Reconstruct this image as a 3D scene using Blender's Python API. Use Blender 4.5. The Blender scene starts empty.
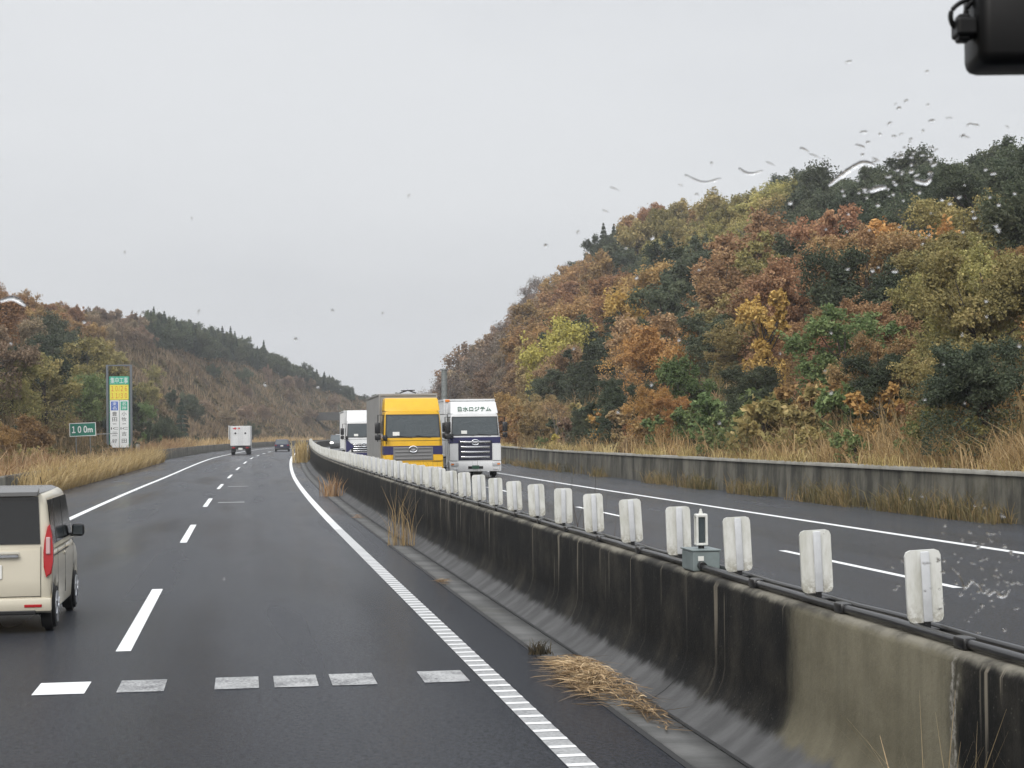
import bpy, bmesh, math, random
import numpy as np
from mathutils import Vector, Matrix
PI = math.pi
R = math.radians
rng = np.random.default_rng(7)
random.seed(7)
sc = bpy.context.scene
COL = sc.collection

# ------------------------------------------------------------------ road path
S = np.arange(-120.0, 1800.0, 1.0)
def theta_of(s):
    s = np.asarray(s, float)
    return np.interp(s, [-200, 38, 100, 230, 900], [-.1475, -.1475, -.131, -.097, .40])
TH = theta_of(S)
PX = np.concatenate([[0], np.cumsum(np.sin((TH[1:] + TH[:-1]) / 2))])
PY = np.concatenate([[0], np.cumsum(np.cos((TH[1:] + TH[:-1]) / 2))])
i0 = int(np.argmin(np.abs(S)))
PX = PX - PX[i0] - 1.29
PY = PY - PY[i0]
def th(s): return np.interp(s, S, TH)
def P(s, L):
    t = th(s)
    return np.interp(s, S, PX) + L * np.cos(t), np.interp(s, S, PY) - L * np.sin(t)
def zr(s):
    t = np.clip((np.asarray(s, float) - 95) / 80.0, 0, 1)
    return 0.30 * t * t * (3 - 2 * t)
def P3(s, L, z=0.0):
    x, y = P(s, L)
    return Vector((float(x), float(y), float(zr(s)) + z))
def s_at(Y, L):
    ss = np.arange(-50, 900, 0.05)
    x, y = P(ss, L)
    return float(ss[np.argmin(np.abs(y - Y))])

# ------------------------------------------------------------------ materials
def newmat(name):
    m = bpy.data.materials.new(name); m.use_nodes = True
    nt = m.node_tree
    return m, nt, nt.nodes['Principled BSDF']
def mat(name, col, rough=0.5, metal=0.0, spec=0.5, noise=0.0, nscale=8.0, bump=0.0, bscale=60.0, dirt=None):
    m, nt, b = newmat(name)
    b.inputs['Base Color'].default_value = (*col, 1)
    b.inputs['Roughness'].default_value = rough
    b.inputs['Metallic'].default_value = metal
    b.inputs['Specular IOR Level'].default_value = spec
    tc = nt.nodes.new('ShaderNodeTexCoord')
    if noise > 0:
        n = nt.nodes.new('ShaderNodeTexNoise'); n.inputs['Scale'].default_value = nscale
        n.inputs['Detail'].default_value = 6; n.inputs['Roughness'].default_value = 0.65
        nt.links.new(tc.outputs['Object'], n.inputs['Vector'])
        r = nt.nodes.new('ShaderNodeMapRange'); r.inputs['From Min'].default_value = 0.3; r.inputs['From Max'].default_value = 0.7
        nt.links.new(n.outputs['Fac'], r.inputs['Value'])
        mx = nt.nodes.new('ShaderNodeMix'); mx.data_type = 'RGBA'
        d = dirt if dirt else tuple(c * (1 - noise) for c in col)
        mx.inputs['A'].default_value = (*d, 1); mx.inputs['B'].default_value = (*col, 1)
        nt.links.new(r.outputs['Result'], mx.inputs['Factor'])
        nt.links.new(mx.outputs['Result'], b.inputs['Base Color'])
    if bump > 0:
        n2 = nt.nodes.new('ShaderNodeTexNoise'); n2.inputs['Scale'].default_value = bscale
        nt.links.new(tc.outputs['Object'], n2.inputs['Vector'])
        bp = nt.nodes.new('ShaderNodeBump'); bp.inputs['Strength'].default_value = bump; bp.inputs['Distance'].default_value = 0.02
        nt.links.new(n2.outputs['Fac'], bp.inputs['Height']); nt.links.new(bp.outputs['Normal'], b.inputs['Normal'])
    return m
def mixc(nt, fac, a, b):
    mx = nt.nodes.new('ShaderNodeMix'); mx.data_type = 'RGBA'
    for key, v in (('A', a), ('B', b)):
        if isinstance(v, tuple): mx.inputs[key].default_value = (*v, 1)
        else: nt.links.new(v, mx.inputs[key])
    if isinstance(fac, float): mx.inputs['Factor'].default_value = fac
    else: nt.links.new(fac, mx.inputs['Factor'])
    return mx.outputs['Result']
def noise(nt, vec, scale, detail=5, rough=0.6, dist=0.0):
    n = nt.nodes.new('ShaderNodeTexNoise')
    n.inputs['Scale'].default_value = scale; n.inputs['Detail'].default_value = detail
    n.inputs['Roughness'].default_value = rough; n.inputs['Distortion'].default_value = dist
    if vec is not None: nt.links.new(vec, n.inputs['Vector'])
    return n.outputs['Fac']
def maprange(nt, v, a, b, c=0.0, d=1.0):
    r = nt.nodes.new('ShaderNodeMapRange'); r.interpolation_type = 'SMOOTHSTEP'
    r.inputs['From Min'].default_value = a; r.inputs['From Max'].default_value = b
    r.inputs['To Min'].default_value = c; r.inputs['To Max'].default_value = d
    nt.links.new(v, r.inputs['Value']); return r.outputs['Result']
def mathn(nt, op, a, b=None, c=None):
    n = nt.nodes.new('ShaderNodeMath'); n.operation = op
    for i, v in enumerate((a, b, c)):
        if v is None: continue
        if isinstance(v, (int, float)): n.inputs[i].default_value = v
        else: nt.links.new(v, n.inputs[i])
    return n.outputs[0]
def mapping(nt, vec, scale):
    mp = nt.nodes.new('ShaderNodeMapping'); mp.inputs['Scale'].default_value = scale
    nt.links.new(vec, mp.inputs['Vector']); return mp.outputs['Vector']
def uvnode(nt):
    n = nt.nodes.new('ShaderNodeUVMap'); n.uv_map = 'UVMap'; return n.outputs['UV']
def bumpn(nt, h, strength, dist=0.01):
    b = nt.nodes.new('ShaderNodeBump'); b.inputs['Strength'].default_value = strength; b.inputs['Distance'].default_value = dist
    nt.links.new(h, b.inputs['Height']); return b.outputs['Normal']

def asphalt_mat(name, base, wear):
    m, nt, b = newmat(name)
    uv = uvnode(nt)
    sep = nt.nodes.new('ShaderNodeSeparateXYZ'); nt.links.new(uv, sep.inputs[0])
    fine = noise(nt, uv, 55.0, 3, 0.7)
    mid = noise(nt, mapping(nt, uv, (0.12, 1.3, 1)), 1.0, 5, 0.6)
    big = noise(nt, mapping(nt, uv, (0.05, 0.4, 1)), 1.0, 3, 0.5)
    grit = nt.nodes.new('ShaderNodeTexVoronoi'); grit.inputs['Scale'].default_value = 70.0
    nt.links.new(uv, grit.inputs['Vector'])
    # wheel tracks: two per lane, following the lane axis
    tr = mathn(nt, 'COSINE', mathn(nt, 'MULTIPLY', sep.outputs['Y'], 2 * PI / 1.8))
    c1 = mixc(nt, maprange(nt, mid, 0.35, 0.65), base, wear)
    c2 = mixc(nt, mathn(nt, 'MULTIPLY', maprange(nt, tr, -0.2, 1.0), 0.25), c1, tuple(0.8 * v for v in base))
    c3 = mixc(nt, maprange(nt, fine, 0.40, 0.62, 0.0, 0.6), c2, tuple(1.5 * v for v in wear))
    c4 = mixc(nt, maprange(nt, grit.outputs['Distance'], 0.0, 0.28, 0.55, 0.0), c3, tuple(0.45 * v for v in base))
    gr2 = noise(nt, uv, 21.0, 6, 0.9)
    c4 = mixc(nt, maprange(nt, gr2, 0.40, 0.60, 0, 0.75), c4, tuple(2.7 * v for v in wear))
    c4 = mixc(nt, maprange(nt, gr2, 0.47, 0.36, 0, 0.8), c4, tuple(0.25 * v for v in base))
    stain = noise(nt, mapping(nt, uv, (0.35, 0.9, 1)), 1.0, 7, 0.75)
    c4 = mixc(nt, maprange(nt, stain, 0.56, 0.72, 0, 0.55), c4, tuple(0.5 * v for v in base))
    c4 = mixc(nt, maprange(nt, stain, 0.42, 0.30, 0, 0.5), c4, tuple(1.5 * v for v in wear))
    nt.links.new(c4, b.inputs['Base Color'])
    rr = mathn(nt, 'ADD', maprange(nt, big, 0.35, 0.65, 0.15, 0.27), mathn(nt, 'MULTIPLY', tr, 0.02))
    nt.links.new(rr, b.inputs['Roughness'])
    b.inputs['Specular IOR Level'].default_value = 0.055
    nt.links.new(bumpn(nt, mathn(nt, 'ADD', fine, grit.outputs['Distance']), 1.0, 0.013), b.inputs['Normal'])
    return m

def paint_mat(name, wearlo, wearhi, hi=0.80, lo=0.15):
    m, nt, b = newmat(name)
    uv = uvnode(nt)
    n1 = noise(nt, uv, 30.0, 5, 0.75)
    n2 = noise(nt, uv, 3.0, 4, 0.6)
    w = mathn(nt, 'ADD', mathn(nt, 'MULTIPLY', n1, 0.65), mathn(nt, 'MULTIPLY', n2, 0.35))
    f = maprange(nt, w, wearlo, wearhi)
    c = mixc(nt, f, (lo, lo, lo * 1.05), (hi, hi * 1.01, hi))
    c = mixc(nt, maprange(nt, n2, 0.4, 0.7, 0, 0.25), c, (hi * .55, hi * .55, hi * .54))
    nt.links.new(c, b.inputs['Base Color']); b.inputs['Roughness'].default_value = 0.45
    nt.links.new(bumpn(nt, n1, 0.3, 0.004), b.inputs['Normal'])
    return m

def barrier_mat():
    m, nt, b = newmat('grimy_concrete')
    uv = uvnode(nt)
    sep = nt.nodes.new('ShaderNodeSeparateXYZ'); nt.links.new(uv, sep.inputs[0])
    u, v = sep.outputs['X'], sep.outputs['Y']
    streak = noise(nt, mapping(nt, uv, (2.2, 0.16, 1)), 1.0, 6, 0.7)
    streak2 = noise(nt, mapping(nt, uv, (6.5, 0.30, 1)), 1.0, 4, 0.6)
    blotch = noise(nt, uv, 1.3, 6, 0.65)
    fine = noise(nt, uv, 28.0, 5, 0.7)
    edge_n = noise(nt, mapping(nt, uv, (4.0, 1.6, 1)), 1.0, 5, 0.65)
    black = mixc(nt, maprange(nt, blotch, 0.42, 0.72), (0.007, 0.007, 0.0065), (0.032, 0.029, 0.023))
    vpo = nt.nodes.new('ShaderNodeTexVoronoi'); vpo.inputs['Scale'].default_value = 17.0; nt.links.new(uv, vpo.inputs['Vector'])
    black = mixc(nt, maprange(nt, vpo.outputs['Distance'], 0.13, 0.06, 0, 0.8), black, (0.075, 0.070, 0.058))
    black = mixc(nt, maprange(nt, fine, 0.60, 0.75, 0, 0.8), black, (0.060, 0.056, 0.047))
    # pale run-down streaks
    sk = mathn(nt, 'MULTIPLY', maprange(nt, streak2, 0.60, 0.68), maprange(nt, v, 1.25, 0.55, 1.0, 0.15))
    c = mixc(nt, mathn(nt, 'MULTIPLY', sk, 0.75), black, (0.25, 0.22, 0.17))
    c = mixc(nt, maprange(nt, streak, 0.60, 0.78, 0, 0.35), c, (0.07, 0.067, 0.058))
    # the cleaner length of wall
    ue = mathn(nt, 'ADD', u, mathn(nt, 'MULTIPLY', mathn(nt, 'SUBTRACT', edge_n, 0.5), 0.5))
    clean = mathn(nt, 'MULTIPLY', maprange(nt, ue, 9.05, 9.40), maprange(nt, ue, 12.35, 11.90))
    tan = mixc(nt, maprange(nt, blotch, 0.3, 0.7), (0.125, 0.112, 0.076), (0.20, 0.182, 0.128))
    tan = mixc(nt, maprange(nt, streak, 0.55, 0.35, 0, 0.35), tan, (0.09, 0.082, 0.058))
    pores = nt.nodes.new('ShaderNodeTexVoronoi'); pores.inputs['Scale'].default_value = 22.0; nt.links.new(uv, pores.inputs['Vector'])
    pore = maprange(nt, pores.outputs['Distance'], 0.10, 0.05, 0, 0.6)
    tan = mixc(nt, pore, tan, (0.05, 0.045, 0.035))
    tan = mixc(nt, maprange(nt, fine, 0.5, 0.75, 0, 0.5), tan, (0.10, 0.095, 0.08))
    c = mixc(nt, mathn(nt, 'MULTIPLY', clean, 0.92), c, tan)
    # white efflorescence line
    ef = mathn(nt, 'MULTIPLY', maprange(nt, mathn(nt, 'ABSOLUTE', mathn(nt, 'SUBTRACT', ue, 9.22)), 0.05, 0.0), maprange(nt, fine, 0.35, 0.6))
    c = mixc(nt, mathn(nt, 'MULTIPLY', ef, 0.6), c, (0.40, 0.38, 0.34))
    # scuffed pale foot
    ft = mathn(nt, 'ADD', v, mathn(nt, 'MULTIPLY', mathn(nt, 'SUBTRACT', edge_n, 0.5), 0.22))
    foot = maprange(nt, ft, 0.36, 0.25)
    scuff = noise(nt, mapping(nt, uv, (2.2, 1.1, 1)), 1.0, 4, 0.55)
    fc = mixc(nt, maprange(nt, scuff, 0.38, 0.66), (0.075, 0.075, 0.075), (0.115, 0.115, 0.115))
    c = mixc(nt, foot, c, fc)
    # weathered arris and top
    top = mathn(nt, 'MULTIPLY', maprange(nt, mathn(nt, 'ADD', v, mathn(nt, 'MULTIPLY', mathn(nt, 'SUBTRACT', edge_n, 0.5), 0.10)), 1.225, 1.275), maprange(nt, ft, 1.62, 1.55))
    tcx = mixc(nt, maprange(nt, blotch, 0.4, 0.62), (0.045, 0.042, 0.036), (0.22, 0.205, 0.165))
    c = mixc(nt, mathn(nt, 'MULTIPLY', top, 0.9), c, tcx)
    # formwork joints
    fr = mathn(nt, 'FRACT', mathn(nt, 'DIVIDE', u, 9.93))
    jt = maprange(nt, mathn(nt, 'ABSOLUTE', mathn(nt, 'SUBTRACT', fr, 0.53)), 0.0025, 0.001)
    c = mixc(nt, mathn(nt, 'MULTIPLY', jt, 0.8), c, (0.012, 0.012, 0.012))
    nt.links.new(c, b.inputs['Base Color'])
    b.inputs['Roughness'].default_value = 0.75; b.inputs['Specular IOR Level'].default_value = 0.12
    nt.links.new(bumpn(nt, mathn(nt, 'ADD', fine, blotch), 0.35, 0.015), b.inputs['Normal'])
    return m

def wall_mat(name, dark, pale, moss):
    m, nt, b = newmat(name)
    uv = uvnode(nt)
    st = noise(nt, mapping(nt, uv, (0.9, 0.25, 1)), 1.0, 6, 0.7)
    bl = noise(nt, uv, 0.8, 6, 0.7)
    fn = noise(nt, uv, 14.0, 5, 0.7)
    c = mixc(nt, maprange(nt, st, 0.35, 0.68), dark, pale)
    c = mixc(nt, maprange(nt, bl, 0.5, 0.75, 0, 0.7), c, moss)
    c = mixc(nt, maprange(nt, fn, 0.55, 0.8, 0, 0.6), c, tuple(0.5 * v for v in dark))
    nt.links.new(c, b.inputs['Base Color']); b.inputs['Roughness'].default_value = 0.8
    nt.links.new(bumpn(nt, fn, 0.4, 0.02), b.inputs['Normal'])
    return m

def ground_mat():
    m, nt, b = newmat('hillside_ground')
    g = nt.nodes.new('ShaderNodeNewGeometry')
    n1 = noise(nt, g.outputs['Position'], 0.07, 6, 0.65)
    n2 = noise(nt, g.outputs['Position'], 0.35, 6, 0.7)
    n3 = noise(nt, g.outputs['Position'], 2.5, 5, 0.75)
    c = mixc(nt, maprange(nt, n1, 0.4, 0.62), (0.075, 0.052, 0.026), (0.055, 0.052, 0.02))
    c = mixc(nt, maprange(nt, n2, 0.48, 0.68), c, (0.15, 0.095, 0.042))
    c = mixc(nt, maprange(nt, n3, 0.5, 0.7, 0, 0.7), c, (0.035, 0.03, 0.016))
    nt.links.new(c, b.inputs['Base Color']); b.inputs['Roughness'].default_value = 0.95
    b.inputs['Specular IOR Level'].default_value = 0.1
    nt.links.new(bumpn(nt, mathn(nt, 'ADD', n2, n3), 0.8, 0.5), b.inputs['Normal'])
    return m

def leaf_mat(name, a, bcol, c, trans=0.25, vary=0.22):
    """a..c: leaf colours met at random within one crown; each tree also shifts a little."""
    m, nt, b = newmat(name)
    at = nt.nodes.new('ShaderNodeAttribute'); at.attribute_name = 'tint'
    oi = nt.nodes.new('ShaderNodeObjectInfo')
    ramp = nt.nodes.new('ShaderNodeValToRGB')
    e = ramp.color_ramp.elements
    e[0].position = 0.0; e[0].color = (*a, 1); e[1].position = 1.0; e[1].color = (*c, 1)
    k = e.new(0.5); k.color = (*bcol, 1)
    nt.links.new(at.outputs['Fac'], ramp.inputs['Fac'])
    hsv = nt.nodes.new('ShaderNodeHueSaturation')
    nt.links.new(ramp.outputs['Color'], hsv.inputs['Color'])
    nt.links.new(maprange(nt, oi.outputs['Random'], 0, 1, 0.485, 0.515), hsv.inputs['Hue'])
    hsv.inputs['Saturation'].default_value = 0.90
    sepr = mathn(nt, 'FRACT', mathn(nt, 'MULTIPLY', oi.outputs['Random'], 13.7))
    nt.links.new(mathn(nt, 'ADD', mathn(nt, 'MULTIPLY', sepr, 2 * vary), 1.0 - vary), hsv.inputs['Value'])
    nt.links.new(hsv.outputs['Color'], b.inputs['Base Color'])
    b.inputs['Roughness'].default_value = 0.7; b.inputs['Specular IOR Level'].default_value = 0.15
    tr = nt.nodes.new('ShaderNodeBsdfTranslucent'); nt.links.new(hsv.outputs['Color'], tr.inputs['Color'])
    mx = nt.nodes.new('ShaderNodeMixShader'); mx.inputs[0].default_value = trans
    nt.links.new(b.outputs[0], mx.inputs[1]); nt.links.new(tr.outputs[0], mx.inputs[2])
    nt.links.new(mx.outputs[0], nt.nodes['Material Output'].inputs['Surface'])
    return m

M = {}
M['asphalt'] = asphalt_mat('asphalt', (0.0135, 0.0155, 0.0200), (0.0215, 0.0235, 0.0285))
M['asphalt2'] = asphalt_mat('far_side_asphalt', (0.028, 0.0305, 0.036), (0.038, 0.041, 0.047))
M['paint'] = paint_mat('road_paint', 0.30, 0.40)
M['paint_grey'] = paint_mat('grey_worn_paint', 0.30, 0.62, 0.40, 0.10)
M['paint_worn'] = paint_mat('worn_road_paint', 0.40, 0.60, 0.46, 0.06)
M['gutter'] = wall_mat('gutter_concrete', (0.055, 0.055, 0.053), (0.13, 0.13, 0.125), (0.06, 0.058, 0.045))
M['barrier'] = barrier_mat()
M['wall'] = wall_mat('weathered_wall', (0.028, 0.027, 0.020), (0.19, 0.178, 0.14), (0.062, 0.052, 0.022))
M['coping'] = wall_mat('pale_wall_top', (0.22, 0.21, 0.18), (0.36, 0.35, 0.31), (0.16, 0.15, 0.12))
M['ground'] = ground_mat()
M['black'] = mat('black_plastic', (0.012, 0.012, 0.013), 0.38)
M['blackcam'] = mat('matt_black_casing', (0.002, 0.002, 0.0022), 0.42, spec=0.25)
M['gapshade'] = mat('painted_gap_shade', (0.008, 0.008, 0.008), 0.7)  # near-black colour that paints the shade of the gutter cracks
M['rubber'] = mat('tyre_rubber', (0.02, 0.02, 0.02), 0.8, noise=0.4)
M['darkgap'] = mat('dark_underbody', (0.015, 0.015, 0.015), 0.8)
M['conduit'] = mat('black_conduit', (0.016, 0.016, 0.017), 0.30, noise=0.4, nscale=5)
M['panel'] = mat('offwhite_panel', (0.72, 0.725, 0.69), 0.5, noise=0.35, nscale=5, dirt=(0.56, 0.565, 0.52))
nt_ = M['panel'].node_tree; oi_ = nt_.nodes.new('ShaderNodeObjectInfo'); b_ = nt_.nodes['Principled BSDF']
tc_ = nt_.nodes.new('ShaderNodeTexCoord'); va_ = nt_.nodes.new('ShaderNodeVectorMath'); va_.operation = 'ADD'
nt_.links.new(tc_.outputs['Object'], va_.inputs[0])
cx_ = nt_.nodes.new('ShaderNodeCombineXYZ')
for q_ in range(3): nt_.links.new(mathn(nt_, 'MULTIPLY', oi_.outputs['Random'], 40.0 + q_), cx_.inputs[q_])
nt_.links.new(cx_.outputs[0], va_.inputs[1])
g1_ = noise(nt_, mapping(nt_, va_.outputs[0], (9, 9, 2.5)), 1.0, 6, 0.7); g2_ = noise(nt_, va_.outputs[0], 35.0, 5, 0.7)
sz_ = nt_.nodes.new('ShaderNodeSeparateXYZ'); nt_.links.new(tc_.outputs['Object'], sz_.inputs[0])
c_ = mixc(nt_, maprange(nt_, g1_, .38, .68), (0.72, 0.725, 0.69), (0.52, 0.52, 0.46))
c_ = mixc(nt_, mathn(nt_, 'MULTIPLY', maprange(nt_, sz_.outputs['Z'], .16, .0), maprange(nt_, g2_, .35, .6)), c_, (0.33, 0.31, 0.25))
c_ = mixc(nt_, maprange(nt_, g2_, .62, .74, 0, .7), c_, (0.28, 0.27, 0.23))
c_ = mixc(nt_, mathn(nt_, 'MULTIPLY', oi_.outputs['Random'], .25), c_, (0.5, 0.5, 0.47))
nt_.links.new(c_, b_.inputs['Base Color'])
M['panel_rib'] = mat('pale_grey_rib', (0.60, 0.615, 0.63), 0.45, noise=0.2)
M['galv'] = mat('galvanised_steel', (0.34, 0.36, 0.36), 0.45, 0.6, noise=0.35, nscale=12)
M['boxgrey'] = mat('grey_box_paint', (0.20, 0.24, 0.24), 0.5, noise=0.3, nscale=6)
M['white'] = mat('white_paint', (0.78, 0.79, 0.79), 0.35, noise=0.12, nscale=2.5)
M['whitebox'] = mat('white_box_panel', (0.74, 0.75, 0.75), 0.5, noise=0.15, nscale=1.2)
M['yellow'] = mat('yellow_paint', (0.80, 0.46, 0.012), 0.35, noise=0.15, nscale=2.0)
M['navy'] = mat('navy_paint', (0.022, 0.022, 0.095), 0.35)
M['silverbox'] = mat('grey_box_panel', (0.34, 0.34, 0.335), 0.45, 0.15, noise=0.2, nscale=1.5)
M['grillegrey'] = mat('grey_grille', (0.20, 0.20, 0.20), 0.45)
M['grillenavy'] = mat('dark_navy_grille', (0.016, 0.016, 0.04), 0.4)
M['chrome'] = mat('chrome', (0.75, 0.76, 0.78), 0.18, 1.0)
M['glass'] = mat('windscreen_glass', (0.050, 0.064, 0.070), 0.06, 0.0, 0.8)
M['glass_dark'] = mat('tinted_glass', (0.012, 0.013, 0.014), 0.07, 0.0, 0.6)
M['lamp'] = mat('headlamp_lens', (0.55, 0.56, 0.57), 0.12, 0.0, 0.8)
M['lamplens'] = mat('pale_pink_lens', (0.55, 0.36, 0.36), 0.15)
M['amber'] = mat('amber_lens', (0.75, 0.22, 0.02), 0.2)
M['red'] = mat('red_lens', (0.38, 0.012, 0.016), 0.16)
M['redpaint'] = mat('red_mark', (0.55, 0.05, 0.05), 0.4)
M['champagne'] = mat('champagne_paint', (0.66, 0.61, 0.49), 0.20, 0.15, 0.6, noise=0.06, nscale=2)
M['roofgrey'] = mat('grey_roof_paint', (0.13, 0.13, 0.128), 0.25, 0.2)
M['rim'] = mat('alloy_rim', (0.55, 0.56, 0.58), 0.3, 0.8)
M['plate'] = mat('number_plate', (0.72, 0.72, 0.68), 0.4)
M['plategreen'] = mat('green_number_plate', (0.03, 0.10, 0.06), 0.4)
M['darkblue'] = mat('dark_blue_paint', (0.025, 0.028, 0.06), 0.25)
M['darkvan'] = mat('dark_grey_paint', (0.05, 0.055, 0.06), 0.3)
M['signgreen'] = mat('sign_green', (0.015, 0.19, 0.13), 0.45, noise=0.15, nscale=1.5)
M['signmint'] = mat('sign_mint_green', (0.05, 0.40, 0.27), 0.45)
M['signwhite'] = mat('sign_white', (0.78, 0.80, 0.80), 0.5)
M['signyellow'] = mat('sign_yellow', (0.80, 0.70, 0.08), 0.5)
M['signblue'] = mat('sign_blue', (0.05, 0.14, 0.50), 0.5)
M['ink'] = mat('dark_sign_ink', (0.03, 0.03, 0.035), 0.6)
M['inkred'] = mat('orange_red_sign_ink', (0.62, 0.13, 0.03), 0.6)
M['textgreen'] = mat('dark_green_lettering', (0.02, 0.11, 0.06), 0.5)
M['steel'] = mat('grey_sign_steel', (0.16, 0.18, 0.20), 0.5, 0.3, noise=0.2)
M['polegrey'] = mat('weathered_pole_grey', (0.24, 0.26, 0.25), 0.6, noise=0.35, nscale=3)
M['bridge'] = mat('overpass_concrete', (0.08, 0.077, 0.072), 0.8, noise=0.4, nscale=0.5)
M['bark'] = mat('bark', (0.075, 0.058, 0.045), 0.9, noise=0.5, nscale=5, bump=0.6, bscale=14)
M['barkgrey'] = mat('grey_bark', (0.17, 0.15, 0.13), 0.9, noise=0.4, nscale=4)
for g_ in ('glass',):
    nt_ = M[g_].node_tree; b_ = nt_.nodes['Principled BSDF']; tc_ = nt_.nodes.new('ShaderNodeTexCoord')
    n_ = noise(nt_, tc_.outputs['Object'], 2.2, 3, 0.6); n2_ = noise(nt_, tc_.outputs['Object'], 60.0, 2, 0.6)
    nt_.links.new(bumpn(nt_, mathn(nt_, 'ADD', n_, mathn(nt_, 'MULTIPLY', n2_, .01)), 0.35, 0.10), b_.inputs['Normal'])
    nt_.links.new(maprange(nt_, n_, .35, .7, .04, .16), b_.inputs['Roughness'])
LEAF = {
 'rust':   leaf_mat('rust_leaves', (0.179, 0.098, 0.038), (0.351, 0.193, 0.066), (0.481, 0.294, 0.112)),
 'orange': leaf_mat('orange_leaves', (0.265, 0.147, 0.039), (0.512, 0.278, 0.063), (0.646, 0.407, 0.113)),
 'olive':  leaf_mat('olive_leaves', (0.174, 0.157, 0.055), (0.328, 0.283, 0.090), (0.503, 0.392, 0.138)),
 'yellow': leaf_mat('yellow_leaves', (0.288, 0.242, 0.052), (0.516, 0.425, 0.079), (0.667, 0.546, 0.136)),
 'red':    leaf_mat('red_leaves', (0.200, 0.111, 0.052), (0.373, 0.204, 0.090), (0.496, 0.317, 0.139)),
 'pink':   leaf_mat('pinkish_brown_leaves', (0.169, 0.113, 0.054), (0.345, 0.232, 0.101), (0.507, 0.366, 0.170)),
 'brown':  leaf_mat('dull_brown_leaves', (0.159, 0.111, 0.069), (0.280, 0.197, 0.119), (0.386, 0.280, 0.175)),
 'dark':   leaf_mat('dark_evergreen_leaves', (0.048, 0.063, 0.039), (0.088, 0.109, 0.063), (0.140, 0.158, 0.084)),
 'green':  leaf_mat('mid_green_leaves', (0.084, 0.127, 0.043), (0.154, 0.215, 0.071), (0.259, 0.310, 0.110)),
 'conifer':leaf_mat('conifer_needles', (0.030, 0.047, 0.034), (0.056, 0.081, 0.054), (0.089, 0.113, 0.072), 0.1),
 'bare':   leaf_mat('last_withered_leaves', (0.138, 0.109, 0.087), (0.217, 0.170, 0.133), (0.297, 0.228, 0.170)),
}
M['grass'] = leaf_mat('dry_pampas_grass', (0.30, 0.185, 0.072), (0.49, 0.32, 0.130), (0.62, 0.45, 0.235), 0.3)
M['grass_gold'] = leaf_mat('golden_bank_grass', (0.24, 0.165, 0.055), (0.46, 0.325, 0.11), (0.62, 0.48, 0.22), 0.3)
M['grass_old'] = leaf_mat('dull_hill_grass', (0.16, 0.11, 0.06), (0.27, 0.19, 0.105), (0.36, 0.265, 0.155), 0.3)
M['grass_mix'] = leaf_mat('mixed_verge_weeds', (0.11, 0.105, 0.04), (0.26, 0.20, 0.08), (0.45, 0.32, 0.14), 0.3)
M['straw'] = leaf_mat('cut_straw', (0.10, 0.065, 0.035), (0.40, 0.265, 0.125), (0.64, 0.48, 0.27), 0.2)
M['weed'] = leaf_mat('dark_weed_stalks', (0.03, 0.027, 0.02), (0.07, 0.055, 0.035), (0.12, 0.085, 0.045), 0.1)
M['scrub'] = leaf_mat('mixed_undergrowth', (0.07, 0.066, 0.03), (0.16, 0.118, 0.05), (0.28, 0.175, 0.078), 0.2)

# ------------------------------------------------------------------ object helpers
def tag(o, label=None, cat=None, group=None, kind=None):
    if label: o['label'] = label
    if cat: o['category'] = cat
    if group: o['group'] = group
    if kind: o['kind'] = kind
    return o
def link(name, me, m=None, parent=None):
    o = bpy.data.objects.new(name, me); COL.objects.link(o)
    if m is not None:
        me.materials.append(m)
    if parent is not None: o.parent = parent
    return o
def empty(name, loc, rz=0.0, label=None, cat=None, group=None):
    o = bpy.data.objects.new(name, None); COL.objects.link(o)
    o.empty_display_size = 0.3
    o.location = loc; o.rotation_euler = (0, 0, rz)
    return tag(o, label, cat, group)
def copy_tree(root, parent=None):
    c = root.copy(); COL.objects.link(c)
    if parent is not None: c.parent = parent
    for ch in list(root.children): copy_tree(ch, c)
    return c
def np_mesh(name, verts, faces, tint=None, uv=None, smooth=False):
    """verts (n,3); faces (m,k) all of one size; tint per vertex; uv per vertex."""
    verts = np.asarray(verts, np.float32); faces = np.asarray(faces, np.int32)
    me = bpy.data.meshes.new(name)
    me.vertices.add(len(verts)); me.vertices.foreach_set('co', verts.ravel())
    k = faces.shape[1]
    me.loops.add(faces.size); me.loops.foreach_set('vertex_index', faces.ravel())
    me.polygons.add(len(faces))
    me.polygons.foreach_set('loop_start', np.arange(0, faces.size, k, dtype=np.int32))
    if smooth: me.polygons.foreach_set('use_smooth', np.ones(len(faces), bool))
    if tint is not None:
        a = me.attributes.new('tint', 'FLOAT', 'POINT'); a.data.foreach_set('value', np.asarray(tint, np.float32))
    if uv is not None:
        l = me.uv_layers.new(name='UVMap'); l.data.foreach_set('uv', np.asarray(uv, np.float32)[faces.ravel()].ravel())
    me.update(calc_edges=True); me.validate()
    return me

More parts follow.
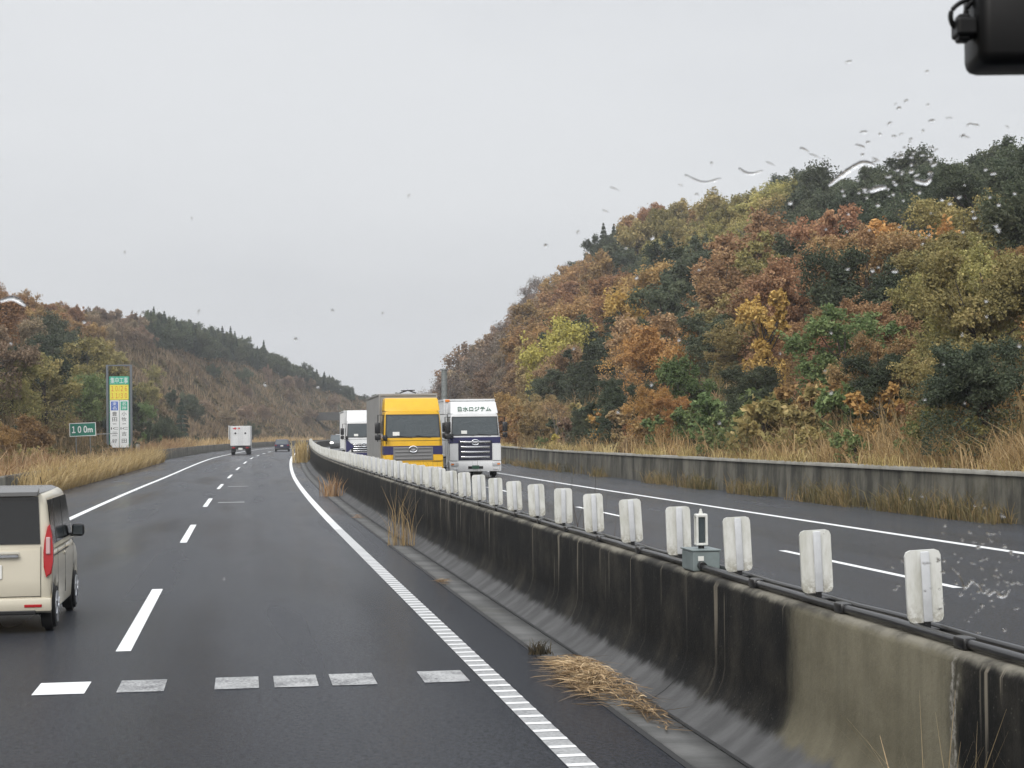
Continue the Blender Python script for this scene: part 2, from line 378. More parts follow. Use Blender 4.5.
class B:
    """collects shapes in one bmesh, then links them as one mesh object"""
    def __init__(s): s.bm = bmesh.new()
    def _place(s, verts, loc, rot):
        mx = Matrix.Translation(Vector(loc))
        if rot: mx = mx @ Matrix.Rotation(rot[2], 4, 'Z') @ Matrix.Rotation(rot[1], 4, 'Y') @ Matrix.Rotation(rot[0], 4, 'X')
        bmesh.ops.transform(s.bm, matrix=mx, verts=verts)
    def box(s, size, loc, bev=0.0, rot=None, seg=2):
        r = bmesh.ops.create_cube(s.bm, size=1.0); vs = r['verts']
        bmesh.ops.scale(s.bm, vec=size, verts=vs)
        if bev > 0:
            es = list({e for v in vs for e in v.link_edges})
            rr = bmesh.ops.bevel(s.bm, geom=es, offset=bev, segments=seg, affect='EDGES', profile=0.5)
            vs = list({v for f in rr['faces'] for v in f.verts} | {v for v in vs if v.is_valid})
        s._place(vs, loc, rot); return s
    def cyl(s, r1, r2, h, loc, rot=None, n=20):
        r = bmesh.ops.create_cone(s.bm, cap_ends=True, segments=n, radius1=r1, radius2=r2, depth=h)
        s._place(r['verts'], loc, rot); return s
    def ball(s, r, loc, scale=(1, 1, 1), n=12):
        q = bmesh.ops.create_uvsphere(s.bm, u_segments=n, v_segments=max(6, n // 2), radius=r)
        bmesh.ops.scale(s.bm, vec=scale, verts=q['verts']); s._place(q['verts'], loc, None); return s
    def prism(s, prof, x0, x1, taper=None, bev=0.0):
        """prof: (y,z) outline, extruded from x0 to x1; taper(z)->inset of each side"""
        def xs(x, z):
            if taper is None: return x
            t = taper(z); c = (x0 + x1) / 2
            return x + (t if x < c else -t)
        a = [s.bm.verts.new((xs(x0, z), y, z)) for y, z in prof]
        b = [s.bm.verts.new((xs(x1, z), y, z)) for y, z in prof]
        n = len(prof); fs = []
        fs.append(s.bm.faces.new(a)); fs.append(s.bm.faces.new(b[::-1]))
        for i in range(n):
            j = (i + 1) % n
            fs.append(s.bm.faces.new((a[j], a[i], b[i], b[j])))
        bmesh.ops.recalc_face_normals(s.bm, faces=fs)
        if bev > 0:
            es = list({e for f in fs[:2] for e in f.edges})
            bmesh.ops.bevel(s.bm, geom=es, offset=bev, segments=3, affect='EDGES', profile=0.5, clamp_overlap=True)
        return s
    def rprism(s, prof, x0, x1, r, taper=None, keep=0.0, seg=4):
        """like prism, with rounded side edges of radius r; outline points below z=keep stay put"""
        n = len(prof); area = sum(prof[i][0] * prof[(i + 1) % n][1] - prof[(i + 1) % n][0] * prof[i][1] for i in range(n))
        sg = 1 if area > 0 else -1; nr = []
        for i in range(n):
            a, b, c = Vector(prof[i - 1]), Vector(prof[i]), Vector(prof[(i + 1) % n])
            d1 = (b - a).normalized(); d2 = (c - b).normalized()
            m = Vector((-d1.y, d1.x)) + Vector((-d2.y, d2.x)); m = m / max(.5, m.length ** 2 / 2) if m.length > 1e-6 else Vector((0, 0))
            nr.append(m * sg)
        xs_ = []
        for k in range(seg + 1):
            a = PI / 2 * k / seg; xs_.append((r * (1 - math.sin(a)), r * (1 - math.cos(a))))
        cx = (x0 + x1) / 2; rings = []
        for side in (-1, 1):
            for k in (range(seg, -1, -1) if side < 0 else range(seg + 1)):
                inset, dx = xs_[k][0], xs_[k][1]
                # k = 0: full x inset profile .. build quarter round from the side face (k = seg) to the skin (k = 0)
                a = PI / 2 * k / seg; off = r * (1 - math.cos(a)); back = r * (1 - math.sin(a))
                ring = []
                for i, (y, z) in enumerate(prof):
                    o = off if z > keep else 0.0
                    y_, z_ = y + nr[i].x * o, z + nr[i].y * o
                    hwid = (x1 - x0) / 2 - back - (taper(z) if taper else 0)
                    ring.append(s.bm.verts.new((cx + side * hwid, y_, z_)))
                rings.append(ring)
        fs = [s.bm.faces.new(rings[0]), s.bm.faces.new(rings[-1][::-1])]
        for q in range(len(rings) - 1):
            for i in range(n):
                j = (i + 1) % n
                fs.append(s.bm.faces.new((rings[q][j], rings[q][i], rings[q + 1][i], rings[q + 1][j])))
        bmesh.ops.recalc_face_normals(s.bm, faces=fs)
        return s
    def slab(s, pts, t):
        """planar polygon given thickness t along its normal"""
        pts = [Vector(p) for p in pts]
        nrm = (pts[1] - pts[0]).cross(pts[2] - pts[0]).normalized()
        a = [s.bm.verts.new(p) for p in pts]; b = [s.bm.verts.new(p - nrm * t) for p in pts]
        n = len(pts); fs = [s.bm.faces.new(a), s.bm.faces.new(b[::-1])]
        for i in range(n):
            j = (i + 1) % n; fs.append(s.bm.faces.new((a[j], a[i], b[i], b[j])))
        bmesh.ops.recalc_face_normals(s.bm, faces=fs); return s
    def tube(s, pts, r, n=8, close=False):
        pts = [Vector(p) for p in pts]; rings = []
        rr = r if hasattr(r, '__len__') else [r] * len(pts)
        for i, p in enumerate(pts):
            if close: d = pts[(i + 1) % len(pts)] - pts[i - 1]
            else: d = pts[min(i + 1, len(pts) - 1)] - pts[max(i - 1, 0)]
            d.normalize()
            up = Vector((0, 0, 1)) if abs(d.z) < 0.9 else Vector((1, 0, 0))
            u = d.cross(up).normalized(); v = d.cross(u).normalized()
            rings.append([s.bm.verts.new(p + (u * math.cos(2 * PI * k / n) + v * math.sin(2 * PI * k / n)) * rr[i]) for k in range(n)])
        m = len(pts)
        for i in range(m if close else m - 1):
            A = rings[i]; C = rings[(i + 1) % m]
            for k in range(n): s.bm.faces.new((A[k], A[(k + 1) % n], C[(k + 1) % n], C[k]))
        if not close:
            s.bm.faces.new(rings[0][::-1]); s.bm.faces.new(rings[-1])
        return s
    def build(s, name, m, parent=None, smooth=False, ang=35):
        bmesh.ops.recalc_face_normals(s.bm, faces=s.bm.faces[:])
        me = bpy.data.meshes.new(name); s.bm.to_mesh(me); s.bm.free()
        o = link(name, me, m, parent)
        if smooth:
            me.polygons.foreach_set('use_smooth', np.ones(len(me.polygons), bool))
            try: me.set_sharp_from_angle(angle=R(ang))
            except Exception: pass
        return o

def text_part(name, body, size, m, parent, loc, rot, width=None, height=None, extrude=0.004, bold=0.0):
    cu = bpy.data.curves.new('lettering', 'FONT'); cu.body = body; cu.size = size
    cu.align_x = 'CENTER'; cu.align_y = 'CENTER'; cu.extrude = extrude; cu.resolution_u = 3; cu.offset = bold
    tmp = bpy.data.objects.new('lettering', cu); COL.objects.link(tmp)
    dg = bpy.context.evaluated_depsgraph_get()
    me = bpy.data.meshes.new_from_object(tmp.evaluated_get(dg))
    bpy.data.objects.remove(tmp); bpy.data.curves.remove(cu)
    n = len(me.vertices); co = np.zeros(n * 3, np.float32); me.vertices.foreach_get('co', co); co = co.reshape(-1, 3)
    mn, mxx = co.min(0), co.max(0); co[:, :2] -= ((mn + mxx) / 2)[:2]
    if width: co[:, 0] *= width / max(1e-6, mxx[0] - mn[0])
    if height: co[:, 1] *= height / max(1e-6, mxx[1] - mn[1])
    me.vertices.foreach_set('co', co.ravel()); me.update(); me.name = name
    me.materials.clear()
    o = link(name, me, m, parent); o.location = loc; o.rotation_euler = rot
    return o

# ------------------------------------------------------------------ swept setting
def s_steps(s0, s1):
    out = [s0]; s = s0
    while s < s1:
        s += 0.5 if s < 40 else (1.0 if s < 120 else 4.0)
        out.append(min(s, s1))
    return np.array(out)
def sweep(name, prof, s0, s1, m, parent=None, close=True, smooth=False, steps=None, wob=0.0):
    ss = s_steps(s0, s1) if steps is None else steps
    prof = np.array(prof, float); n = len(prof)
    d = np.concatenate([[0], np.cumsum(np.hypot(*np.diff(prof, axis=0).T))])
    V = []; U = []
    for k in range(n):
        x, y = P(ss, prof[k, 0])
        w = wob * np.sin(ss * 0.9 + k) if wob else 0
        V.append(np.stack([x, y, zr(ss) + prof[k, 1] + w], 1)); U.append(np.stack([ss, np.full(len(ss), d[k])], 1))
    V = np.stack(V, 1).reshape(-1, 3); U = np.stack(U, 1).reshape(-1, 2)
    F = []
    for i in range(len(ss) - 1):
        for k in range(n - 1):
            a = i * n + k
            F.append((a, a + n, a + n + 1, a + 1))
    me = np_mesh(name, V, F, uv=U, smooth=smooth)
    if smooth:
        try: me.set_sharp_from_angle(angle=R(40))
        except Exception: pass
    return link(name, me, m, parent)
def ribbon(name, s0, s1, L0, L1, z, m, parent=None, uvL=True):
    ss = s_steps(s0, s1); Ls = (L0, L1)
    V = []; U = []
    for L in Ls:
        x, y = P(ss, L); V.append(np.stack([x, y, zr(ss) + z], 1)); U.append(np.stack([ss, np.full(len(ss), L)], 1))
    V = np.stack(V, 1).reshape(-1, 3); U = np.stack(U, 1).reshape(-1, 2)
    F = [(2 * i + 1, 2 * i + 3, 2 * i + 2, 2 * i) for i in range(len(ss) - 1)]
    return link(name, np_mesh(name, V, F, uv=U), m, parent)

ZO = 0.15            # the far carriageway lies a little higher
road = ribbon('road', -60, 900, -7.45, 4.265, 0.0, M['asphalt']); tag(road, kind='structure')
road2 = ribbon('road_opposite', -60, 900, 6.35, 18.1, ZO, M['asphalt2']); tag(road2, kind='structure')
gut = sweep('gutter', [(4.265, -0.002), (4.266, -0.06), (4.305, -0.06), (4.306, 0.004), (4.66, -0.008), (4.661, -0.05), (4.70, -0.05), (4.701, -0.01)], -60, 500, M['gutter']); tag(gut, kind='structure')
ribbon('gap_shade_strip', -60, 300, 4.235, 4.29, 0.006, M['gapshade'], gut)  # black strip laid over the groove, the crack's shade put into its colour
ribbon('gap_shade_strip', -60, 300, 4.655, 4.69, 0.003, M['gapshade'], gut)  # same painted shade over the groove at the barrier foot
gut2 = sweep('gutter_opposite', [(5.79, ZO - 0.0), (6.3, ZO + 0.004), (6.35, ZO + 0.004)], -60, 500, M['gutter']); tag(gut2, kind='structure')

# painted markings (children of the road they lie on)
ribbon('edge_line', -60, 900, -3.70, -3.50, 0.004, M['paint'], road)
for k in range(-2, 24):
    s1 = 27.75 + 20.05 * k
    ribbon('lane_dash', s1 - 8.0, s1, -0.075 if k else -0.08, 0.075 if k else 0.08, 0.004, M['paint'], road)
ribbon('edge_line', -20, 44, 3.46, 3.66, 0.004, M['paint_grey'], road)
ribbon('edge_line', 44, 900, 3.46, 3.66, 0.004, M['paint'], road)
# raised ribs of the near edge line, one mesh
V = []; F = []; U = []
for k, s in enumerate(np.arange(3.0, 48, 0.365)):
    n = len(V)
    for ds, z in ((0.0, 0.007), (0.10 + 0.004 * max(0, s - 20), 0.007)):
        for L in (3.46, 3.66):
            x, y = P(s + ds, L); V.append((x, y, zr(s) + z)); U.append((s + ds, L))
    F.append((n + 1, n + 3, n + 2, n))
link('edge_line_ribs', np_mesh('edge_line_ribs', V, F, uv=U), M['paint'], road)
# worn transverse blocks across the lanes
for Lc, w in ((-.37, 0.46), (.35, 0.42), (1.21, 0.40), (1.75, 0.40), (2.28, 0.41), (3.13, 0.42)):
    ribbon('cross_mark', 16.55, 17.35, Lc - w / 2, Lc + w / 2, 0.004, M['paint_worn' if Lc > -.2 else 'paint'], road)
for s0 in (45.2, 65.2):
    ribbon('cross_mark', s0 + 18.0, s0 + 18.6, 0.35, 1.25, 0.004, M['paint_worn'], road)
# far carriageway
ribbon('edge_line', -60, 900, 7.02, 7.20, ZO + 0.004, M['paint'], road2)
ribbon('edge_line', -60, 900, 14.2, 14.40, ZO + 0.004, M['paint'], road2)
for k in range(-3, 24):
    s1 = 31.0 + 20.05 * k
    ribbon('lane_dash', s1 - 8.0, s1, 10.63, 10.77, ZO + 0.004, M['paint'], road2)

# median barrier
bp = [(4.70, -0.04), (4.77, 0.0), (4.86, 0.06), (4.94, 0.13), (5.00, 0.21), (5.04, 0.30), (5.06, 0.40), (5.065, 1.02), (5.09, 1.065), (5.12, 1.08)]
bp2 = bp + [(10.50 - L, z) for L, z in bp[::-1]]
bar = sweep('median_barrier', bp2, -40, 520, M['barrier'], smooth=True)
tag(bar, 'long dark stained concrete median barrier with pale sloped foot between the two carriageways', 'barrier')
def on_path(name, L, z, s0, s1, r, m, parent=None, sag=0.0):
    ss = s_steps(s0, s1); V = []; F = []; n = 8
    for i, s in enumerate(ss):
        x, y = P(s, L); t = th(s); zz = zr(s) + z + sag * math.sin(s * 3.1) + sag * math.sin(s * 1.3 + 1)
        for k in range(n):
            a = 2 * PI * k / n
            V.append((x + r * math.cos(a) * math.cos(t), y - r * math.cos(a) * math.sin(t), zz + r * math.sin(a)))
    for i in range(len(ss) - 1):
        for k in range(n):
            F.append((i * n + k, i * n + (k + 1) % n, (i + 1) * n + (k + 1) % n, (i + 1) * n + k))
    return link(name, np_mesh(name, V, F, smooth=True), m, parent)
on_path('conduit', 5.165, 1.115, -5, 330, 0.027, M['conduit'], bar, 0.003)
on_path('conduit', 5.225, 1.105, -5, 330, 0.020, M['conduit'], bar, 0.004)
on_path('conduit', 5.35, 1.105, -5, 330, 0.022, M['conduit'], bar, 0.004)
for s in np.arange(5.0, 60, 2.04):
    cl = B().box((0.085, 0.16, 0.075), (0, 0, 0), 0.02)
    o = cl.build('conduit_coupling', M['conduit'], bar, True)
    o.location = P3(s + 0.22, 5.165, 1.115); o.rotation_euler = (0, 0, -float(th(s)))
# side walls
lw = sweep('concrete_side_wall', [(-7.48, -0.02), (-7.52, 0.86), (-7.55, 0.90), (-7.78, 0.90), (-7.80, 0.0)], -60, 520, M['wall'])
tag(lw, 'low grey concrete wall along the left shoulder, half hidden by dry grass', 'wall')
rw = sweep('concrete_retaining_wall', [(18.1, -0.02), (18.14, 1.05 + ZO)], -60, 520, M['wall'])
tag(rw, 'long mossy concrete retaining wall at the foot of the right hill beside the far carriageway', 'wall')
sweep('coping', [(18.08, 1.05 + ZO), (18.08, 1.14 + ZO), (18.40, 1.15 + ZO), (18.42, 0.6)], -60, 520, M['coping'], rw)

# ------------------------------------------------------------------ terrain
def vnoise(x, y, seed=0):
    def h(i, j):
        v = np.sin(i * 127.1 + j * 311.7 + seed * 74.7) * 43758.5453
        return v - np.floor(v)
    xi, yi = np.floor(x), np.floor(y); fx, fy = x - xi, y - yi
    fx = fx * fx * (3 - 2 * fx); fy = fy * fy * (3 - 2 * fy)
    return (h(xi, yi) * (1 - fx) + h(xi + 1, yi) * fx) * (1 - fy) + (h(xi, yi + 1) * (1 - fx) + h(xi + 1, yi + 1) * fx) * fy
RS = [-100, 60, 120, 160, 200, 240, 275, 330, 400, 470, 540, 600, 2000]
RSL = [.40, .42, .45, .48, .58, .64, .76, .95, 1.10, 1.05, .8, .5, .5]
RCAP = [15, 16, 17.5, 20.5, 26.5, 28, 31, 33, 27, 15, 6, 1, 0]
LS = [-100, 60, 150, 250, 350, 450, 520, 600, 680, 800, 2000]
LSL = [.66, .74, .82, .90, .92, .90, .85, .78, .6, .4, .3]
LCAP = [9, 10, 12.5, 17.0, 22, 23, 18.5, 11.5, 5, 1.0, 0]
def ground_z(s, L):
    s = np.asarray(s, float); L = np.asarray(L, float)
    def smin(a, b, k=5.0):
        hh = np.clip(0.5 + 0.5 * (b - a) / k, 0, 1); return b * (1 - hh) + a * hh - k * hh * (1 - hh)
    nz = (vnoise(s / 23, L / 17, 1) - 0.5) * 3.0 + (vnoise(s / 8, L / 7, 2) - 0.5) * 1.0
    r = L - 18.6
    hr = np.maximum(smin(r * np.interp(s, RS, RSL), np.interp(s, RS, RCAP) + 0.02 * r), 0)
    hr = hr + nz * np.clip(r / 12, 0, 1) * np.clip(hr / 6, 0, 1) + 0.95
    l = -L - 12.0
    hl = np.maximum(smin(l * np.interp(s, LS, LSL), np.interp(s, LS, LCAP) + 0.02 * l), 0)
    hl = hl + nz * np.clip(l / 12, 0, 1) * np.clip(hl / 6, 0, 1) + np.clip((-L - 7.7) / 1.2, 0, 1) * 0.35
    return np.where(L > 18.35, hr, np.where(L < -7.75, hl, -0.12)) + zr(s)
gs = np.concatenate([np.arange(-110, 420, 3.0), np.arange(420, 800, 8.0), np.arange(800, 1790, 40.0)])
gl = np.concatenate([[-900, -500, -300, -200, -140, -100], np.arange(-80, -24, 4.0), np.arange(-24, -8, 1.5), [-7.85, -7.7, -7.0, 0, 4.8, 5.9, 12, 18.0, 18.3, 18.42],
                     np.arange(19.2, 32, 1.5), np.arange(32, 100, 4.0), [105, 130, 170, 240, 350, 550, 900]])
SS, LL = np.meshgrid(gs, gl, indexing='ij')
gx, gy = P(SS, LL)
V = np.stack([gx, gy, ground_z(SS, LL)], -1).reshape(-1, 3)
n = len(gl)
ii, kk = np.meshgrid(np.arange(len(gs) - 1), np.arange(n - 1), indexing='ij')
a = (ii * n + kk).ravel()
F = np.stack([a, a + 1, a + n + 1, a + n], 1)
grd = link('ground', np_mesh('ground', V, F, smooth=True), M['ground']); tag(grd, kind='structure')

# ------------------------------------------------------------------ foliage builders
def leaves(c, nrm, w, l, tint):
    """rhombic leaf sprays: centres c, rough normals nrm"""
    n = len(c)
    nrm = nrm / (np.linalg.norm(nrm, axis=1, keepdims=True) + 1e-9)
    t = rng.normal(size=(n, 3)); t -= (t * nrm).sum(1, keepdims=True) * nrm
    t /= np.linalg.norm(t, axis=1, keepdims=True) + 1e-9
    u = np.cross(nrm, t)
    w = np.asarray(w).reshape(-1, 1); l = np.asarray(l).reshape(-1, 1)
    V = np.stack([c + t * l / 2, c + u * w / 2 + nrm * w * 0.15, c - t * l / 2, c - u * w / 2 + nrm * w * 0.15], 1).reshape(-1, 3)
    F = np.arange(4 * n).reshape(-1, 4)
    return V, F, np.repeat(tint, 4)
def join(parts):
    V = []; F = []; T = []; o = 0
    for v, f, t in parts:
        V.append(v); F.append(f + o); T.append(t); o += len(v)
    return np.concatenate(V), np.concatenate(F), np.concatenate(T)
def unit(n):
    d = rng.normal(size=(n, 3)); return d / np.linalg.norm(d, axis=1, keepdims=True)

def trunk_mesh(h, r, limbs, bend=0.15):
    b = B(); pts = [(rng.normal() * bend * t * 1.0, rng.normal() * bend * t, h * t) for t in (0, .25, .5, .75, 1)]
    pts[0] = (0, 0, -0.4)
    b.tube(pts, [r * 1.25, r, r * .8, r * .55, r * .2], 7)
    for (e, t0) in limbs:
        p0 = Vector(pts[2]).lerp(Vector(pts[3]), t0) if t0 < 1 else Vector(pts[3])
        p0 = Vector((p0.x, p0.y, h * (0.3 + 0.45 * t0)))
        e = Vector(e); mid = p0.lerp(e, .5) + Vector((0, 0, -0.08 * (e - p0).length))
        b.tube([p0, mid, e], [r * .45, r * .3, r * .1], 5)
    bmesh.ops.recalc_face_normals(b.bm, faces=b.bm.faces[:])
    me = bpy.data.meshes.new('trunk'); b.bm.to_mesh(me); b.bm.free(); return me

def broad_proto(h, rad, nl, leaf, squash=0.85, lobes=20, loose=1.0):
    """returns trunk mesh, crown mesh for a broadleaf tree of height h"""
    cz = h * 0.55; hz = h * 0.46
    parts = []; ends = []
    stretch = rng.uniform(.8, 1.25, 2)
    for k in range(lobes):
        d = unit(1)[0]; d[2] = d[2] * .85 + .10
        rr = rng.uniform(.25, .88)
        c = np.array([d[0] * rad * rr * stretch[0], d[1] * rad * rr * stretch[1], cz + d[2] * hz * rr])
        lr = rad * rng.uniform(.18, .40)
        ends.append((tuple(c), rng.uniform(0, 1)))
        n = int(nl / lobes * (lr / (rad * .29)) ** 1.6 * rng.uniform(.7, 1.2))
        q = unit(n)
        m_ = 26
        # twigs: sprays of leaves running outwards from the lobe
        tb = unit(m_); tr_ = lr * rng.uniform(.35, 1.0, m_) * np.where(rng.uniform(0, 1, m_) < .25, 1 + .6 * loose * rng.uniform(0, 1, m_), 1)
        j = rng.integers(0, m_, n)
        along = rng.uniform(.45, 1.0, n)
        pos = c + (tb[j] * (tr_[j] * along)[:, None] + q * (lr * .20 * loose)) * np.array([1, 1, squash])
        pos[:, 2] -= .10 * lr * along ** 2
        lt = rng.normal(0, .13) + rng.normal(0, .10, m_)[j]
        tint = np.clip(rng.normal(.5, .17, n) + lt, 0, 1)
        nr = q * .5 + unit(n) * .9 + np.array([0, 0, .45])
        parts.append(leaves(pos, nr, leaf * rng.uniform(.5, 1.1, n), leaf * rng.uniform(.9, 1.8, n), tint))
    n = nl // 7; q = unit(n)
    pos = np.stack([q[:, 0] * rad * .8, q[:, 1] * rad * .8, h * rng.uniform(.04, .36, n)], 1)
    parts.append(leaves(pos, unit(n) + np.array([0, 0, .4]), leaf * rng.uniform(.5, 1, n), leaf * rng.uniform(.9, 1.6, n), np.clip(rng.normal(.38, .2, n), 0, 1)))
    v, f, t = join(parts)
    return trunk_mesh(h * .72, h * .020, ends[:10]), np_mesh('crown', v, f, t)

def conifer_proto(h, rad, nl, leaf, narrow=1.0):
    n = nl
    z = rng.uniform(0.08, 1.0, n) ** .85
    layer = np.round(z * 11) / 11; z = z * .7 + layer * .3
    wob = 1 + .10 * np.sin(layer * 40 + rng.uniform(0, 6))
    ang = rng.uniform(0, 2 * PI, n)
    arm = np.round(ang / (2 * PI) * 9 + layer * 3.3); ang = ang * .5 + arm / 9 * 2 * PI * .5
    env = rad * (1 - z) ** .85 * wob * (0.75 + .25 * np.sin(ang * 3 + layer * 9)) + .06
    rr = env * rng.uniform(.15, 1, n) ** .55
    pos = np.stack([np.cos(ang) * rr, np.sin(ang) * rr, z * h - rr * .22], 1)
    nr = np.stack([np.cos(ang) * .5, np.sin(ang) * .5, np.full(n, .8)], 1) + unit(n) * .6
    v, f, t = leaves(pos, nr, leaf * rng.uniform(.4, .8, n), leaf * rng.uniform(1, 2, n), np.clip(rng.normal(.45, .22, n), 0, 1))
    return trunk_mesh(h * .97, h * .017, []), np_mesh('crown', v, f, t)

def bare_proto(h, rad, nl, leaf):
    b = B(); tips = []
    def grow(p, d, ln, r, dep):
        q = p + d * ln
        b.tube([p, p.lerp(q, .5) + Vector(unit(1)[0]) * ln * .05, q], [r, r * .8, r * .6], 5)
        if dep == 0: tips.append(q); return
        for k in range(3 if dep > 1 else 4):
            dd = (d + Vector(unit(1)[0]) * .75 + Vector((0, 0, .15))).normalized()
            grow(q if k else p.lerp(q, .8), dd, ln * random.uniform(.62, .82), r * .58, dep - 1)
    grow(Vector((0, 0, -.4)), Vector((0, 0, 1)), h * .3, h * .022, 4)
    bmesh.ops.recalc_face_normals(b.bm, faces=b.bm.faces[:])
    tm = bpy.data.meshes.new('trunk'); b.bm.to_mesh(tm); b.bm.free()
    tp = np.array([list(t) for t in tips])
    pos = tp[rng.integers(0, len(tp), nl)] + rng.normal(size=(nl, 3)) * h * .045
    v, f, t = leaves(pos, unit(nl), leaf * rng.uniform(.4, .9, nl), leaf * rng.uniform(.8, 1.4, nl), rng.uniform(0, 1, nl))
    return tm, np_mesh('crown', v, f, t)

PROTO = {
 'broad': [broad_proto(8.0, 4.0, 13000, .19), broad_proto(8.0, 3.7, 12000, .18, .8, 24), broad_proto(8.0, 4.4, 13000, .20, .85, 18), broad_proto(8.0, 3.4, 11000, .185, .95, 20), broad_proto(8.0, 3.8, 8500, .19, .9, 22, 1.4)],
 'near': [broad_proto(8.0, 4.0, 26000, .125), broad_proto(8.0, 3.6, 24000, .12, .85, 26), broad_proto(8.0, 4.3, 26000, .13, .85, 22)],
 'mid': [broad_proto(8.0, 4.2, 11000, .21, .85, 22, 1.3), broad_proto(8.0, 3.8, 10000, .20, .85, 26, 1.3), broad_proto(8.0, 4.6, 11000, .215, .85, 20, 1.3), broad_proto(8.0, 3.6, 9000, .20, .95, 24, 1.4)],
 'far': [broad_proto(8.0, 4.4, 4600, .34, .9, 22, 1.6), broad_proto(8.0, 4.0, 4200, .33, .9, 26, 1.6), broad_proto(8.0, 4.8, 4600, .35, .9, 20, 1.6)],
 'tall': [broad_proto(10.0, 3.0, 8500, .22, 1.1, 18, 1.2), broad_proto(10.0, 2.7, 8000, .21, 1.2, 20, 1.2)],
 'conifer': [conifer_proto(10.0, 2.9, 9000, .24), conifer_proto(10.0, 2.4, 8000, .24)],
 'cone': [broad_proto(6.0, 1.3, 9000, .13, 1.2, 15)],
 'bare': [bare_proto(8.0, 3.5, 1800, .20), bare_proto(8.0, 3.2, 1300, .20)],
 'shrub': [broad_proto(2.6, 1.9, 2200, .20, .8, 8), broad_proto(2.6, 1.6, 1900, .18, .9, 7)],
}
for k in PROTO:
    for tm, cm in PROTO[k]:
        tm.materials.append(M['barkgrey'] if k == 'bare' else M['bark']); cm.materials.append(LEAF['rust'])
KN2 = {'dark': 'evergreen_tree', 'green': 'green_leafed_tree', 'olive': 'olive_leafed_tree', 'rust': 'rust_leafed_tree', 'orange': 'orange_leafed_tree', 'red': 'red_leafed_tree', 'pink': 'pinkish_brown_tree', 'brown': 'brown_leafed_tree', 'yellow': 'yellow_leafed_tree'}
KINDNAME = {'broad': 'autumn_tree', 'tall': 'autumn_tree', 'mid': 'autumn_tree', 'near': 'autumn_tree', 'far': 'autumn_tree', 'conifer': 'conifer_tree', 'cone': 'autumn_tree', 'bare': 'bare_tree', 'shrub': 'shrub'}
COLWORD = {'rust': 'rust brown', 'orange': 'orange', 'olive': 'olive green', 'yellow': 'bright yellow', 'red': 'dull red', 'pink': 'pinkish brown', 'brown': 'dull brown',
           'dark': 'dark evergreen', 'green': 'mid green', 'conifer': 'dark green', 'bare': 'grey nearly leafless'}
tree_count = 0
TREES = []
def tree(shape, leafk, s, L, scale, label=None, group=None, zscale=1.0, cat=None, variant=None, sink=0.0):
    global tree_count
    v = PROTO[shape]; tm, cm = v[(variant if variant is not None else random.randrange(len(v))) % len(v)]
    x, y = P(s, L); z = float(ground_z(s, L)) - sink
    kn = KINDNAME[shape]
    if kn == 'autumn_tree': kn = KN2.get(leafk, kn)
    root = empty(kn, (float(x), float(y), z), random.uniform(0, 2 * PI), label, cat or ('shrub' if shape == 'shrub' else 'tree'), group)
    root.scale = (scale * random.uniform(.92, 1.08), scale * random.uniform(.92, 1.08), scale * zscale)
    t = bpy.data.objects.new('trunk' if shape != 'shrub' else 'stem', tm); COL.objects.link(t); t.parent = root
    c = bpy.data.objects.new('crown', cm); COL.objects.link(c); c.parent = root
    c.material_slots[0].link = 'OBJECT'; c.material_slots[0].material = LEAF[leafk]
    tree_count += 1
    hh, rr_ = {'broad': (8, 4), 'mid': (8, 4.2), 'near': (8, 4), 'far': (8, 4.5), 'tall': (10, 2.9), 'conifer': (10, 2.5), 'cone': (6, 1.4), 'bare': (8, 3.4), 'shrub': (2.6, 1.8)}[shape]
    TREES.append((root, float(x), float(y), z, hh * scale * zscale, rr_ * scale, label, shape))
    return root

# camera model, used to know roughly where each tree falls among the colour patches of the hill
FPX, CX, CY = 1820.0, 512.0, 432.7
def project(x, y, z):
    px = CX + FPX * x / y; py = CY - FPX * (z - 2.29) / y
    return px, py - 0.012 * (px - 512)
ANCH_R = [(1000,150,'dark'),(960,165,'dark'),(905,175,'dark'),(940,240,'olive'),(900,235,'dark'),(1000,255,'rust'),(1015,215,'dark'),(960,212,'dark'),(1020,175,'dark'),(980,295,'dark'),(1012,300,'olive'),(945,270,'olive'),(1018,265,'orange'),(870,225,'dark'),(850,180,'dark'),(800,190,'dark'),
 (770,200,'olive'),(740,192,'rust'),(700,200,'rust'),(720,215,'olive'),(650,215,'rust'),(618,238,'dark'),(592,244,'dark'),(560,265,'brown'),(605,300,'rust'),(570,310,'rust'),(585,275,'rust'),
 (660,300,'rust'),(690,262,'dark'),(640,265,'dark'),(660,240,'olive'),(700,300,'dark'),(680,235,'olive'),(730,240,'olive'),(780,245,'dark'),(830,260,'dark'),(720,290,'red'),(790,300,'red'),(850,300,'red'),(760,275,'olive'),
 (905,300,'dark'),(890,268,'dark'),(830,335,'olive'),(920,340,'orange'),(865,355,'orange'),(945,300,'olive'),(960,325,'dark'),(1000,330,'olive'),(990,290,'olive'),(960,370,'olive'),(1005,380,'dark'),
 (640,345,'orange'),(705,340,'dark'),(700,375,'green'),(622,350,'dark'),(650,390,'pink'),(688,405,'green'),(765,395,'orange'),(725,420,'green'),(795,410,'olive'),(845,425,'green'),(895,415,'olive'),(950,430,'olive'),(1000,430,'orange'),
 (590,380,'dark'),(562,400,'dark'),(540,372,'pink'),(520,400,'rust'),(508,432,'rust'),(470,360,'brown'),(495,345,'brown'),(530,300,'brown'),(545,330,'rust'),(900,385,'olive'),(935,400,'orange'),(740,330,'olive'),(720,360,'olive'),(672,285,'dark'),(688,320,'dark'),(738,262,'dark'),(800,352,'dark'),(870,385,'green'),(930,305,'dark'),(905,345,'olive'),(612,330,'dark'),(760,345,'dark'),(955,395,'dark')]
